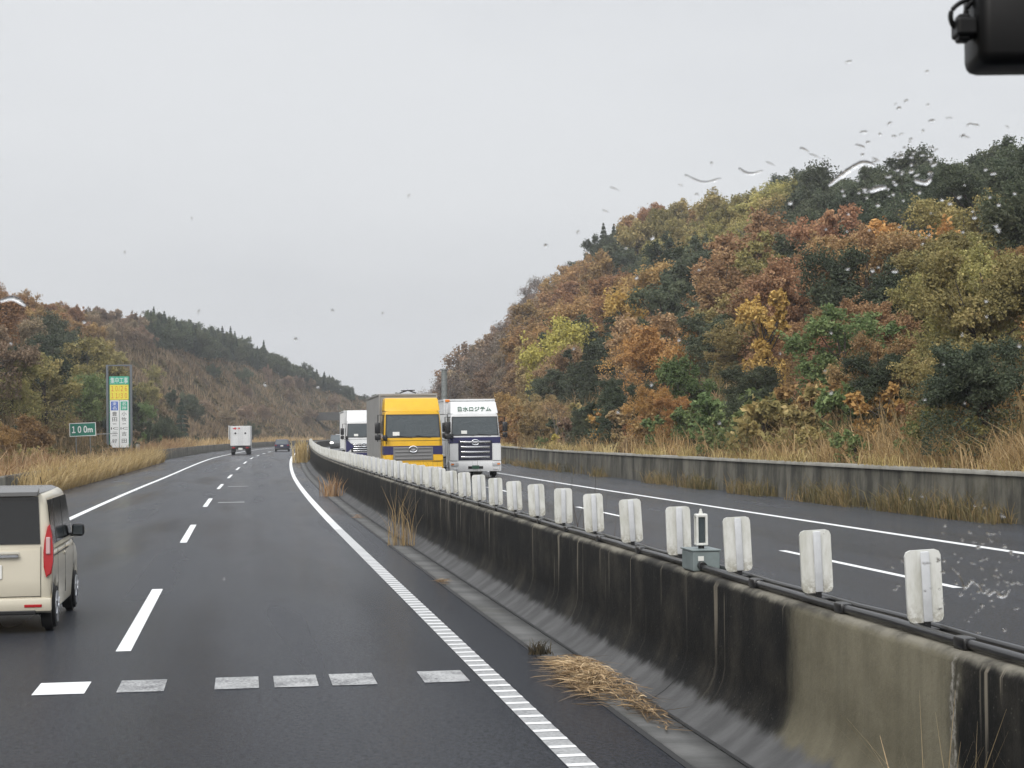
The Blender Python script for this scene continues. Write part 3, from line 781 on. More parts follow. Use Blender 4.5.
ANCH_L = [(10,300,'rust'),(40,303,'rust'),(70,312,'rust'),(35,340,'dark'),(62,345,'dark'),(8,325,'brown'),(100,315,'brown'),(130,315,'brown'),(90,372,'olive'),(112,360,'olive'),(60,372,'dark'),(20,372,'olive'),
 (50,395,'olive'),(20,410,'rust'),(35,420,'orange'),(72,402,'olive'),(140,390,'green'),(140,380,'olive'),(152,402,'dark'),(175,405,'dark'),(205,352,'dark'),(222,352,'dark'),(100,345,'olive'),(85,330,'rust'),(190,370,'brown'),(230,390,'brown'),(260,400,'brown'),(160,330,'brown'),(120,400,'dark'),(100,400,'dark'),(80,385,'green')]
def pick(anch, px, py):
    best = None; bd = 1e18
    for x, y, k in anch:
        d = ((px - x) ** 2 + 1.4 * (py - y) ** 2) * random.uniform(.7, 1.35)
        if d < bd: bd = d; best = k
    return best

SIL_X = [-100, 0, 60, 100, 150, 200, 260, 310, 365, 400, 415, 440, 476, 486, 520, 550, 600, 640, 740, 850, 1024, 1200]
SIL_Y = [275, 291, 302, 305, 311, 325, 349, 371, 404, 400, 390, 372, 345, 304, 285, 258, 225, 203, 185, 157, 135, 122]
def fit_height(px, y, z, h):
    """trees of the crest grow no taller than the even crown line of the wood"""
    top = CY - FPX * (z + h - 2.29) / y - .012 * (px - 512)
    lim = np.interp(px, SIL_X, SIL_Y) - 5 + random.uniform(-4, 7)
    if top >= lim: return 1.0
    hz_ = (CY - .012 * (px - 512) - lim) * y / FPX + 2.29 - z
    return max(0.0, hz_ / h)
taken = []
def special(shape, leafk, px, L, scale, label, zscale=1.0, variant=None, sink=0.0):
    """a tree that the photo singles out, at lateral L on the hill along the sight line px"""
    ss = np.arange(30, 560, .25); x, y = P(ss, L)
    q = CX + FPX * x / y; s = float(ss[np.argmin(np.abs(q - px))])
    taken.append((s, L, scale * (3.2 if shape == 'broad' else 2.0)))
    return tree(shape, leafk, s, L, scale, label, None, zscale, variant=variant, sink=sink)
special('mid', 'yellow', 563, 26.5, .98, 'bright yellow rounded tree above the white truck on the right hill', 1.0)
special('conifer', 'conifer', 531, 33.5, .95, 'tall narrow dark conifer left of the bright yellow tree on the right hill', 1.0, 1)
special('conifer', 'conifer', 516, 34.5, .80, 'shorter dark conifer touching the left side of the tall dark conifer', 1.0, 0)
special('broad', 'pink', 645, 24.6, .80, 'pinkish brown round oak low on the right hill with dense crown', .95, 2)
special('broad', 'red', 765, 38.0, 1.20, 'wide dull red crown in the middle of the right hill', 1.0, 0)
special('broad', 'red', 838, 37.0, .95, 'smaller dull red tree at the right end of the wide red crown', 1.0, 1)
special('cone', 'orange', 766, 23.6, 1.0, 'slim orange pointed tree just behind the retaining wall', 1.1, 0)
special('broad', 'green', 845, 22.8, .62, 'bright green leafy tree close behind the retaining wall on the right', .9, 1)
special('broad', 'dark', 585, 25.5, .72, 'dark evergreen tree right below the bright yellow tree', .95, 3)
special('broad', 'dark', 552, 24.0, .60, 'low dark evergreen tree between the white truck and the yellow tree', .9, 0)
special('bare', 'bare', 487, 41.0, 1.35, 'grey nearly leafless tree standing against the sky at the left end of the right hill', .85)
special('bare', 'bare', 512, 43.0, 1.25, 'second grey leafless tree on the skyline, further up the right hill', .9)
special('broad', 'green', 690, 21.6, .42, 'small bright green sapling at the wall with red leaves beside it', 1.2, 3)
special('broad', 'orange', 636, 31.0, .85, 'orange tree rising behind the pinkish brown oak', 1.1, 3)
special('broad', 'orange', 910, 33.0, .95, 'golden orange tree on the right part of the right hill', .9, 2)
special('conifer', 'conifer', 181, -12.5, .62, 'dark pointed young conifer right of the tall roadwork notice on the left slope', 1.0, 0)
special('broad', 'olive', 88, -16.5, 1.0, 'large olive yellow tree behind the green distance sign', 1.0, 2)
special('broad', 'olive', 46, -14.6, .72, 'golden olive tree at the far left above the tall dry grass', 1.1, 1)
special('broad', 'dark', 160, -11.5, .48, 'dark green bushy tree beside the right post of the tall notice', 1.2, 3)
special('broad', 'rust', 24, -12.0, .48, 'small rust orange tree at the left edge above the dry grass', 1.0, 0)
special('broad', 'dark', 250, -12.0, .50, 'dark rounded tree behind the small white box truck', 1.15, 1)

def zone_label(side, leafk, shape, z01, s):
    cw = ('thin ' if shape == 'bare' and leafk != 'bare' else '') + COLWORD[leafk]; kind = {'conifer': 'conifer', 'bare': 'tree', 'shrub': 'shrub'}.get(shape, 'tree')
    zone = 'at the foot' if z01 < .33 else ('halfway up the slope' if z01 < .7 else 'near the crest')
    far = 'nearer part' if s < 170 else ('middle part' if s < 300 else 'far end')
    lab = '%s %s %s in the %s of the %s hill' % (cw, kind, zone, far, side)
    return lab, '%s %ss %s, %s of the %s hill' % (cw, kind, zone, far, side)

# right hill wood
s = 42.0
while s < 520:
    d = 4.3 + max(0, s - 60) * .0085
    L = 20.6
    while L < (74 if s < 380 else 60):
        ps, pl = s + random.uniform(-.42, .42) * d, L + random.uniform(-.4, .4) * d
        L += d * .95
        z = float(ground_z(ps, pl)); x, y = P(ps, pl)
        if z < 1.0 or y < 30: continue
        if any((ps - a) ** 2 + (pl - b) ** 2 < c * c for a, b, c in taken): continue
        px, py = project(x, y, z + 4)
        if px > 1160 or px < 380: continue
        cap = np.interp(ps, RS, RCAP); z01 = min(1, (z - .95) / max(cap, 1))
        if ps > 330 and pl < 34 and random.random() < .35: continue       # grassy end of the hill
        if z01 > .97 and pl > 62: continue
        k = pick(ANCH_R, px, py)
        shape = 'broad' if random.random() < .8 else 'tall'
        sc_ = random.uniform(.55, .92)
        if pl < 24 and ps < 215: sc_ *= .5
        elif pl < 28 and ps < 215: sc_ *= .72
        elif pl < 25: sc_ *= .8
        if k == 'dark' and px < 620 and random.random() < .3: shape = 'conifer'; sc_ *= .9
        if ps > 300: sc_ *= .85
        if k == 'brown' and px < 580 and random.random() < .55: k = 'bare'; shape = 'bare'; sc_ *= 1.15
        if shape == 'broad' and ps > 230: shape = 'far'
        elif shape == 'broad' and ps > 135: shape = 'mid'
        elif ps < 105: shape = 'near'
        if ps > 100 and random.random() < .06: shape = 'bare'; sc_ *= 1.05
        lab, grp = zone_label('right', k, shape, z01, ps)
        f_ = fit_height(px, y, z, (10 if shape in ('tall', 'conifer') else 8) * sc_)
        if f_ < .42: continue
        tree(shape, k, ps, pl, sc_ * (f_ ** .5), lab, grp, (f_ ** .5) * random.uniform(.9, 1.12))
    s += d * .95
# left hill wood
s = 70.0
while s < 680:
    d = 4.9 + max(0, s - 100) * .009
    L = -12.0
    while L > -52:
        ps, pl = s + random.uniform(-.42, .42) * d, L + random.uniform(-.4, .4) * d
        L -= d * .95
        z = float(ground_z(ps, pl)); x, y = P(ps, pl)
        px, py = project(x, y, z + 4)
        if px < -90: continue
        if ps < 166 and (48 if ps > 128 else 4) < px < 150: continue                          # the verge in front of the two signs is open
        if any((ps - a) ** 2 + (pl - b) ** 2 < c * c for a, b, c in taken): continue
        cap = np.interp(ps, LS, LCAP); z01 = min(1, (z - .35) / max(cap, 1))
        if z01 < .1 and ps > 200 and random.random() < .8: continue
        if z01 > .97 and pl < -46: continue
        if ps > 215 and z01 < .80 and random.random() < .72: continue      # open grassy cut slope
        k = pick(ANCH_L, px, py)
        shape = 'broad' if random.random() < .8 else 'tall'
        sc_ = random.uniform(.55, .88)
        if pl > -14: sc_ *= .55
        if ps > 275 and z01 > .8 and px > 150:
            k = 'conifer' if random.random() < .35 else 'dark'; shape = 'conifer' if k == 'conifer' else 'broad'; sc_ *= (.70 if k == 'conifer' else 1.05)
        elif ps > 215:
            sc_ *= .62
        if shape == 'broad' and ps > 230: shape = 'far'
        elif shape == 'broad' and ps > 135: shape = 'mid'
        elif ps < 105: shape = 'near'
        if ps < 260 and random.random() < .08: shape = 'bare'
        lab, grp = zone_label('left', k, shape, z01, ps)
        f_ = fit_height(px, y, z, (10 if shape in ('tall', 'conifer') else 8) * sc_)
        if f_ < .30: continue
        tree(shape, k, ps, pl, sc_ * (f_ ** .5), lab, grp, (f_ ** .5) * random.uniform(.9, 1.12))
    s += d * (.95 if s < 250 else .72)
s = 262.0
while s < 660:
    for row in (0, 1):
        ps = s + random.uniform(-1.5, 1.5); base = 12.0 + np.interp(ps, LS, LCAP) / max(.3, np.interp(ps, LS, LSL))
        pl = -(base * random.uniform(.86, 1.0) + row * random.uniform(4, 9))
        z = float(ground_z(ps, pl)); x, y = P(ps, pl); px, py = project(x, y, z + 3)
        if px < 148: continue
        k = random.choice(['conifer', 'dark', 'dark', 'conifer', 'dark']); shape = 'conifer' if k == 'conifer' else 'far'
        sc_ = random.uniform(.45, .75); f_ = fit_height(px, y, z, (10 if shape == 'conifer' else 8) * sc_)
        if f_ < .3: continue
        lab, grp = zone_label('left', k, shape, .95, ps)
        tree(shape, k, ps, pl, sc_ * (f_ ** .5), lab, grp, (f_ ** .5) * random.uniform(.95, 1.2))
    s += 3.0
# shrubs along the top of the right wall
for i in range(92):
    ps = 34 + i * 1.75 + random.uniform(-1, 1); pl = random.uniform(18.95, 21.4)
    x, y = P(ps, pl); px, py = project(x, y, 3)
    k = pick(ANCH_R, px, 425) if random.random() < .6 else random.choice(['olive', 'green', 'rust', 'orange', 'olive', 'yellow', 'brown'])
    lab, grp = '%s low shrub in the grass along the top of the retaining wall' % COLWORD[k], '%s shrubs along the retaining wall' % COLWORD[k]
    tree('shrub', k, ps, pl, random.uniform(.32, .50) if pl < 19.6 else random.uniform(.4, .95), lab, grp)
for i in range(34):
    ps = 75 + i * 4.2 + random.uniform(-1, 1); pl = random.uniform(-13.5, -9.8)
    x, y = P(ps, pl)
    if ps < 166 and 55 < CX + FPX * x / y < 145: continue
    k = random.choice(['olive', 'green', 'brown', 'olive', 'rust', 'dark'])
    lab, grp = '%s low shrub among the dry grass on the left verge' % COLWORD[k], '%s shrubs on the left verge' % COLWORD[k]
    tree('shrub', k, ps, pl, random.uniform(.5, .95), lab, grp)

# trees wholly hidden behind nearer ones are left out
W8, H8 = 300, 200                     # coarse grid of 4-pixel cells, a little wider than the frame
for dx in (0,):
    cov = np.zeros((H8, W8), bool); gyy, gxx = np.mgrid[0:H8, 0:W8]; gone = []
    for t in sorted(TREES, key=lambda q: q[2]):
        root, x, y, z, h_, r_, lab, shp = t
        cx, cy_ = project(x, y, z + h_ * .55); ex, ey = r_ * FPX / y, h_ * .48 * FPX / y
        u = (gxx * 4 - 88 - cx) / max(ex, 3); v = (gyy * 4 - cy_) / max(ey, 3)
        d2 = u * u + v * v
        full = d2 < 1.1
        if full.any() and shp not in ('shrub', 'bare') and cov[full].mean() > .985: gone.append(root); continue
        if shp != 'bare': cov |= d2 < .50
    for root in gone:
        if 'group' not in root: continue
        for ch in list(root.children): bpy.data.objects.remove(ch)
        bpy.data.objects.remove(root)
print('left out', len(gone))

# ------------------------------------------------------------------ grass and undergrowth
def blades(base, h, w, lean, tint, plume=0.0):
    """curved tapering blades: base (n,3)"""
    n = len(base)
    a = rng.uniform(0, 2 * PI, n); dx = np.stack([np.cos(a), np.sin(a), np.zeros(n)], 1)
    b = rng.uniform(0, 2 * PI, n); wx = np.stack([np.cos(b), np.sin(b), np.zeros(n)], 1)
    h = h.reshape(-1, 1); w = w.reshape(-1, 1); ln = lean.reshape(-1, 1)
    up = np.array([[0, 0, 1.0]])
    p0 = base; p1 = base + up * h * .55 + dx * ln * h * .22; p2 = base + up * h * (1 - .25 * ln) + dx * ln * h * .8
    V = np.stack([p0 - wx * w * .5, p0 + wx * w * .5, p1 - wx * w * .42, p1 + wx * w * .42,
                  p2 - wx * w * (.08 + plume), p2 + wx * w * (.08 + plume)], 1).reshape(-1, 3)
    o = np.arange(n)[:, None] * 6
    F = np.concatenate([o + np.array([[0, 1, 3, 2]]), o + np.array([[2, 3, 5, 4]])], 0)
    return V, F, np.repeat(tint, 6)
def field(name, n, s0, s1, L0, L1, h, w, m, clump=1.5, power=1.0, lean=(.1, .7), zfix=None, plume=0.0, keep=None, tmean=.5):
    k = max(4, int(n / 45))
    cs = s0 + (s1 - s0) * rng.uniform(0, 1, k) ** power; cl_ = rng.uniform(L0, L1, k); ch = rng.uniform(.65, 1.25, k); ct = rng.normal(0, .24, k)
    j = rng.integers(0, k, n)
    ps = cs[j] + rng.normal(size=n) * clump * .5; pl = np.clip(cl_[j] + rng.normal(size=n) * clump * .4, min(L0, L1), max(L0, L1))
    if keep is not None:
        q = keep(ps, pl); ps, pl, j = ps[q], pl[q], j[q]; n = len(ps)
    x, y = P(ps, pl); z = ground_z(ps, pl) if zfix is None else zr(ps) + zfix
    hh = rng.uniform(h[0], h[1], n) * ch[j]
    v, f, t = blades(np.stack([x, y, z - .05], 1), hh, rng.uniform(w[0], w[1], n), rng.uniform(lean[0], lean[1], n), np.clip(rng.normal(tmean, .22, n) + ct[j], 0, 1), plume)
    return tag(link(name, np_mesh(name, v, f, t), m), kind='stuff')
OPEN = lambda s, l: ~((s > 100) & (s < 168) & (l < -7.6) & (rng.uniform(0, 1, len(s)) < np.where(l < -8.6, .97, .6)))
o = field('tall_dry_grass', 17000, 62, 205, -11.2, -7.9, (.4, 1.8), (.025, .065), M['grass'], 1.6, 1.0, (.1, 1.1), keep=OPEN)
tag(o, 'tall golden dry grass along the low wall of the left shoulder', 'grass')
o = field('shoulder_grass', 11000, 72, 150, -7.5, -6.75, (.2, 1.6), (.02, .055), M['grass'], 2.4, 1.0, (.1, 1.3), zfix=0.0)
tag(o, 'golden dry grass overhanging the left shoulder in front of the low wall', 'grass')
o = field('verge_weeds', 15000, 60, 260, -15.0, -9.0, (.5, 1.3), (.035, .08), M['grass_mix'], 1.8, keep=lambda s, l: ~((s > 95) & (s < 170) & (l > -12.2) & (rng.uniform(0, 1, len(s)) < .97)))
tag(o, 'mixed green and brown weeds on the left verge behind the dry grass', 'weeds')
o = field('far_verge_grass', 7000, 190, 420, -12.0, -8.0, (.8, 1.7), (.07, .14), M['grass'], 3.0)
tag(o, 'distant golden grass beside the far bend of the left shoulder', 'grass')
o = field('hill_grass', 34000, 190, 620, -40.0, -11.0, (.7, 1.6), (.10, .22), M['grass_old'], 4.0, keep=lambda s, l: vnoise(s / 15, l / 9, 5) > .25)
tag(o, 'brown dry grass covering the open cut slope of the left hill', 'grass')
o = field('wall_top_grass', 9500, 30, 210, 18.5, 21.5, (.25, 1.25), (.02, .05), M['grass_gold'], 1.3, 1.3, (.1, 1.0))
tag(o, 'golden dry grass along the top of the right retaining wall', 'grass')
o = field('bank_weeds', 13000, 30, 240, 20.0, 26.0, (.7, 1.7), (.035, .08), M['grass_mix'], 2.0, 1.3)
tag(o, 'olive and straw weeds on the bank above the retaining wall', 'weeds')
o = field('wall_foot_weeds', 8500, 34, 150, 17.55, 18.06, (.08, .75), (.010, .030), M['scrub'], 1.0, 1.2, (.1, 1.1), zfix=ZO, tmean=.6, keep=lambda s, l: vnoise(s / 2.6, l * 0 + 3, 9) > .45)
tag(o, 'brown and green weeds in the gutter at the foot of the right retaining wall', 'weeds')
o = field('hill_end_grass', 15000, 300, 520, 19.0, 40.0, (.9, 2.0), (.10, .22), M['grass_old'], 3.5)
tag(o, 'brown scrubby grass on the far steep end of the right hill', 'grass')
o = field('near_wall_grass', 6500, 26, 66, 18.42, 20.5, (.3, 1.4), (.012, .033), M['grass_gold'], 1.1, 1.0, (.2, 1.2))
tag(o, 'thick golden orange grass spilling over the near end of the retaining wall', 'grass')
o = field('near_wall_weeds', 4000, 26, 60, 17.6, 18.06, (.2, .95), (.008, .024), M['scrub'], .9, 1.0, (.1, 1.1), zfix=ZO, keep=lambda s, l: vnoise(s / 2.2, l * 0 + 7, 11) > .5)
tag(o, 'brown weeds covering the foot of the near end of the retaining wall', 'weeds')
o = field('overhanging_grass', 3200, 27, 130, 18.12, 18.42, (.25, .8), (.010, .028), M['grass_gold'], 1.4, 1.2, (.6, 1.9), zfix=1.12 + ZO, keep=lambda s, l: vnoise(s / 3.1, l * 0 + 2, 13) > .42)
tag(o, 'golden dry grass hanging over the pale coping of the retaining wall', 'grass')
def scrub(name, n, s0, s1, L0, L1, size, hmax, m, lab):
    k = n // 60
    cs, cl_ = rng.uniform(s0, s1, k), rng.uniform(L0, L1, k); ct = rng.normal(0, .2, k); cr = rng.uniform(.5, 1.5, k)
    j = rng.integers(0, k, n); q = unit(n)
    ps = cs[j] + q[:, 0] * cr[j]; pl = cl_[j] + q[:, 1] * cr[j]
    x, y = P(ps, pl); z = ground_z(ps, pl) + np.abs(q[:, 2]) * cr[j] * hmax * rng.uniform(.3, 1, n)
    v, f, t = leaves(np.stack([x, y, z], 1), unit(n) + np.array([0, 0, .5]), size * rng.uniform(.5, 1, n), size * rng.uniform(.9, 1.6, n), np.clip(rng.normal(.5, .2, n) + ct[j], 0, 1))
    return tag(link(name, np_mesh(name, v, f, t), m), lab, 'undergrowth', None, 'stuff')
scrub('undergrowth', 60000, 45, 400, 21.0, 72.0, .36, 1.1, M['scrub'], 'mixed brown and green undergrowth between the trees of the right hill')
scrub('undergrowth', 30000, 75, 260, -48.0, -11.0, .36, 1.1, M['scrub'], 'mixed brown and green undergrowth between the trees of the left hill')
scrub('far_undergrowth', 24000, 250, 680, -48.0, -11.0, .65, 1.0, M['scrub'], 'low brown brush on the distant part of the left hill')

def clump(name, s, L, n, h, w, m, label, cat, spread=.12, lean=(.05, .6), z=0.0, plume=0.0):
    p = P3(s, L, z)
    base = np.stack([rng.normal(size=n) * spread, rng.normal(size=n) * spread * 1.4, np.full(n, -.02)], 1)
    v, f, t = blades(base, rng.uniform(h[0], h[1], n), rng.uniform(w[0], w[1], n), rng.uniform(lean[0], lean[1], n), rng.uniform(0, 1, n), plume)
    o = link(name, np_mesh(name, v, f, t), m); o.location = p
    return tag(o, label, cat)
clump('grass_clump', s_at(37.6, 4.5), 4.50, 70, (.25, 1.35), (.008, .018), M['grass'], 'tall dry grass clump with bent stalks growing in the gutter against the barrier', 'grass clump', .13, (.05, .55))
clump('grass_clump', s_at(68, 4.5), 4.50, 90, (.35, 1.0), (.015, .035), M['grass'], 'smaller reddish dry grass clump further along the gutter', 'grass clump', .16, (.1, .6))
clump('pampas_tuft', s_at(141, 4.4), 4.42, 260, (.6, 1.9), (.035, .07), M['grass'], 'big golden pampas tuft at the distant bend of the barrier', 'grass clump', .30, (.03, .4), plume=.25)
clump('weed', s_at(18.9, 4.4), 4.30, 130, (.06, .21), (.008, .016), M['weed'], 'small dark dead weed in the gutter just beyond the straw heap', 'weed', .05, (.2, .9))
clump('grass_clump', s_at(8.5, 4.5), 4.58, 26, (.78, 1.15), (.004, .010), M['grass_old'], 'thin grass stalks by the barrier foot in the near right corner', 'grass clump', .14, (.1, .7))
clump('grass_clump', s_at(8.7, 4.4), 4.40, 4, (.80, 1.0), (.008, .013), M['straw'], 'single straw coloured stalks leaning by the near barrier', 'grass clump', .05, (.3, .6))
# dark stalks standing along the far side of the barrier
for i, (Y, h) in enumerate(((24.5, 1.55), (27, 1.7), (30, 1.75), (33, 1.7), (37, 1.9), (41, 1.8), (46, 2.0), (52, 1.8), (60, 2.0))):
    clump('weed_stalks', s_at(Y, 6.0), 6.05, 7, (h * .75, h), (.008, .014), M['weed'], 'thin dark weed stalks rising behind the barrier beyond the white panels', 'weed', .22, (.05, .35), z=ZO)['group'] = 'dark stalks behind the barrier'

# heap of cut straw and scattered litter
def straw_heap(name, s, L, n, len_, wid, hgt, label, cat):
    p = P3(s, L, 0); t = -float(th(s))
    k = 9
    gy = rng.uniform(-.5, .5, k) * len_ * .82; gx = rng.normal(0, .12, k) * wid; gw = rng.uniform(.35, 1.0, k)
    c_ = rng.integers(0, k, n)
    cy = gy[c_] + rng.normal(size=n) * len_ * .085; cx = gx[c_] + rng.normal(size=n) * wid * .24 * gw[c_]
    hh = hgt * np.exp(-(cx / (wid * .42)) ** 2) * np.exp(-(cy / (len_ * .42)) ** 4)
    cz = hh * rng.uniform(.0, 1, n) ** 1.3 + .012
    ang = rng.normal(PI * .64, .42, n) + rng.normal(0, .35, k)[c_]
    ln = rng.gamma(3.0, .075, n).clip(.05, .62); w = rng.uniform(.003, .011, n); bend = rng.normal(0, .35, n); droop = rng.normal(-.05, .10, n)
    ts = np.array([-.5, -.17, .17, .5]); P_ = []
    for t_ in ts:
        a_ = ang + bend * t_
        P_.append(np.stack([cx + np.cos(a_) * ln * t_, cy + np.sin(a_) * ln * t_, np.maximum(.008, cz + droop * ln * t_ - .35 * hh * (2 * t_) ** 2 * .5)], 1))
    sd = np.stack([-np.sin(ang), np.cos(ang), rng.normal(0, .5, n)], 1); sd /= np.linalg.norm(sd, axis=1, keepdims=True)
    wf = [.35, 1, 1, .2]
    V = np.stack([q for i_, pp in enumerate(P_) for q in (pp - sd * (w * wf[i_] / 2)[:, None], pp + sd * (w * wf[i_] / 2)[:, None])], 1).reshape(-1, 3)
    o_ = np.arange(n)[:, None] * 8
    F = np.concatenate([o_ + np.array([[2 * q, 2 * q + 1, 2 * q + 3, 2 * q + 2]]) for q in range(3)], 0)
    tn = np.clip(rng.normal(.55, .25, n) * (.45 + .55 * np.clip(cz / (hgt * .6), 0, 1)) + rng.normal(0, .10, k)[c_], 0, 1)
    o = link(name, np_mesh(name, V, F, np.repeat(tn, 8)), M['straw'])
    o.location = p; o.rotation_euler = (0, 0, t)
    return tag(o, label, cat)
straw_heap('straw_heap', s_at(16.2, 4.4), 4.40, 1700, 4.3, .62, .20, 'flattened heap of cut straw lying in the gutter against the barrier foot', 'straw heap')
straw_heap('leaf_litter', s_at(27.9, 4.3), 4.30, 70, .7, .22, .07, 'small scrap of brown litter on the gutter edge before the straw heap', 'litter')
straw_heap('leaf_litter', s_at(50, 4.3), 4.36, 60, .7, .25, .10, 'reddish scrap of litter on the gutter near the smaller grass clump', 'litter')

# ------------------------------------------------------------------ antiglare panels on the barrier
def chamfer_board(w, h, t, c):
    pts = [(-w/2 + c, 0), (w/2 - c, 0), (w/2 - c * .3, c * .3), (w/2, c), (w/2, h - c), (w/2 - c * .3, h - c * .3), (w/2 - c, h), (-w/2 + c, h), (-w/2 + c * .3, h - c * .3), (-w/2, h - c), (-w/2, c), (-w/2 + c * .3, c * .3)]
    return B().slab([(x, 0, z) for x, z in pts], t)
pan = empty('antiglare_panel', (0, 0, 0))
bd = chamfer_board(.225, .44, .022, .035).build('board', M['panel'], pan); bd.location = (0, .011, .06)
B().box((.056, .018, .425), (0, -.020, .28), .009).build('rib', M['panel_rib'], pan, True)
B().box((.11, .13, .030), (0, 0, .015), .006).box((.035, .035, .06), (0, .0, .045), .004).build('foot_bracket', M['black'], pan)
first_s = s_at(10.75, 5.265)
ORD = ['nearest', 'second nearest', 'third nearest']
NP = 96
for i in range(NP):
    o = pan if i == 0 else copy_tree(pan)
    s = first_s + i * 2.045
    o.location = P3(s, 5.265, 1.082)
    lean = .035 + random.gauss(0, .012)
    o.rotation_euler = (random.gauss(0, .012), -lean, -float(th(s)) + random.gauss(0, .05) - .02)
    sz = 1 + random.gauss(0, .012); o.scale = (sz, sz, sz)
    if i == 0: lab = 'white antiglare panel nearest the camera at the right end of the row'
    elif i == 1: lab = 'second white antiglare panel from the right end, above the pale stretch of wall'
    elif i == 2: lab = 'white antiglare panel just right of the grey junction box'
    elif i == 3: lab = 'white antiglare panel just left of the grey junction box'
    elif i < 12: lab = 'white antiglare panel, %s to the left of the junction box' % ['second', 'third', 'fourth', 'fifth', 'sixth', 'seventh', 'eighth', 'ninth'][i - 4]
    else: lab = 'white antiglare panel in the crowded distant part of the row on the barrier'
    tag(o, lab, 'panel', 'antiglare panels along the median barrier')

# junction box with lantern
sb = s_at(15.85, 5.21)
jb = empty('junction_box', P3(sb, 5.21, 1.082), -float(th(sb)), 'grey metal junction box with a small white lantern on the barrier top', 'junction box')
B().box((.24, .40, .17), (0, 0, .085), .012).build('case', M['boxgrey'], jb)
B().box((.26, .42, .014), (0, 0, .178), .004).build('lid', M['boxgrey'], jb)
B().box((.05, .004, .04), (-.05, -.203, .11), 0).build('sticker', M['plate'], jb)
B().cyl(.026, .026, .03, (0, -.02, .197)).build('lamp_foot', M['black'], jb)
f = B()
f.box((.105, .085, .02), (0, -.02, .222), .006).box((.105, .085, .03), (0, -.02, .47), .01)
for sx in (-1, 1):
    for sy in (-1, 1): f.box((.02, .016, .24), (sx * .0415, -.02 + sy * .034, .345), .003)
f.cyl(.02, .012, .03, (0, -.02, .497)).ball(.012, (0, -.02, .517))
lan = f.build('lantern_frame', M['panel'], jb)
B().box((.06, .05, .22), (0, -.02, .345), .005).build('lantern_glass', M['glass'], lan)
B().cyl(.034, .034, .09, (-.05, -.24, .05), (PI / 2, 0, 0)).build('cable_gland', M['black'], jb, True)

# ------------------------------------------------------------------ wheels
def wheel(parent, x, y, r, w, rim=M['rim'], hub=.55):
    t = B().cyl(r, r, w, (0, 0, 0), (0, PI / 2, 0), 28)
    bmesh.ops.bevel(t.bm, geom=[e for e in t.bm.edges if len(e.link_faces) == 2 and e.calc_face_angle(0) > 1], offset=.04 * r / .3, segments=2, affect='EDGES')
    wh = empty('wheel', (x, y, r)); wh.parent = parent
    t.build('tyre', M['rubber'], wh, True)
    rm = B()
    for sx in (-1, 1):
        rm.cyl(r * hub, r * hub, .02, (sx * w / 2, 0, 0), (0, PI / 2, 0), 24)
        for k in range(6):
            a = k * PI / 3
            rm.box((.024, r * .11, r * hub * .9), (sx * (w / 2 + .008), math.sin(a) * r * hub * .5, math.cos(a) * r * hub * .5), .003, (-a, 0, 0))
        rm.cyl(r * .14, r * .12, .05, (sx * (w / 2 + .005), 0, 0), (0, PI / 2, 0), 14)
    rm.build('rim', rim, wh)
    return wh

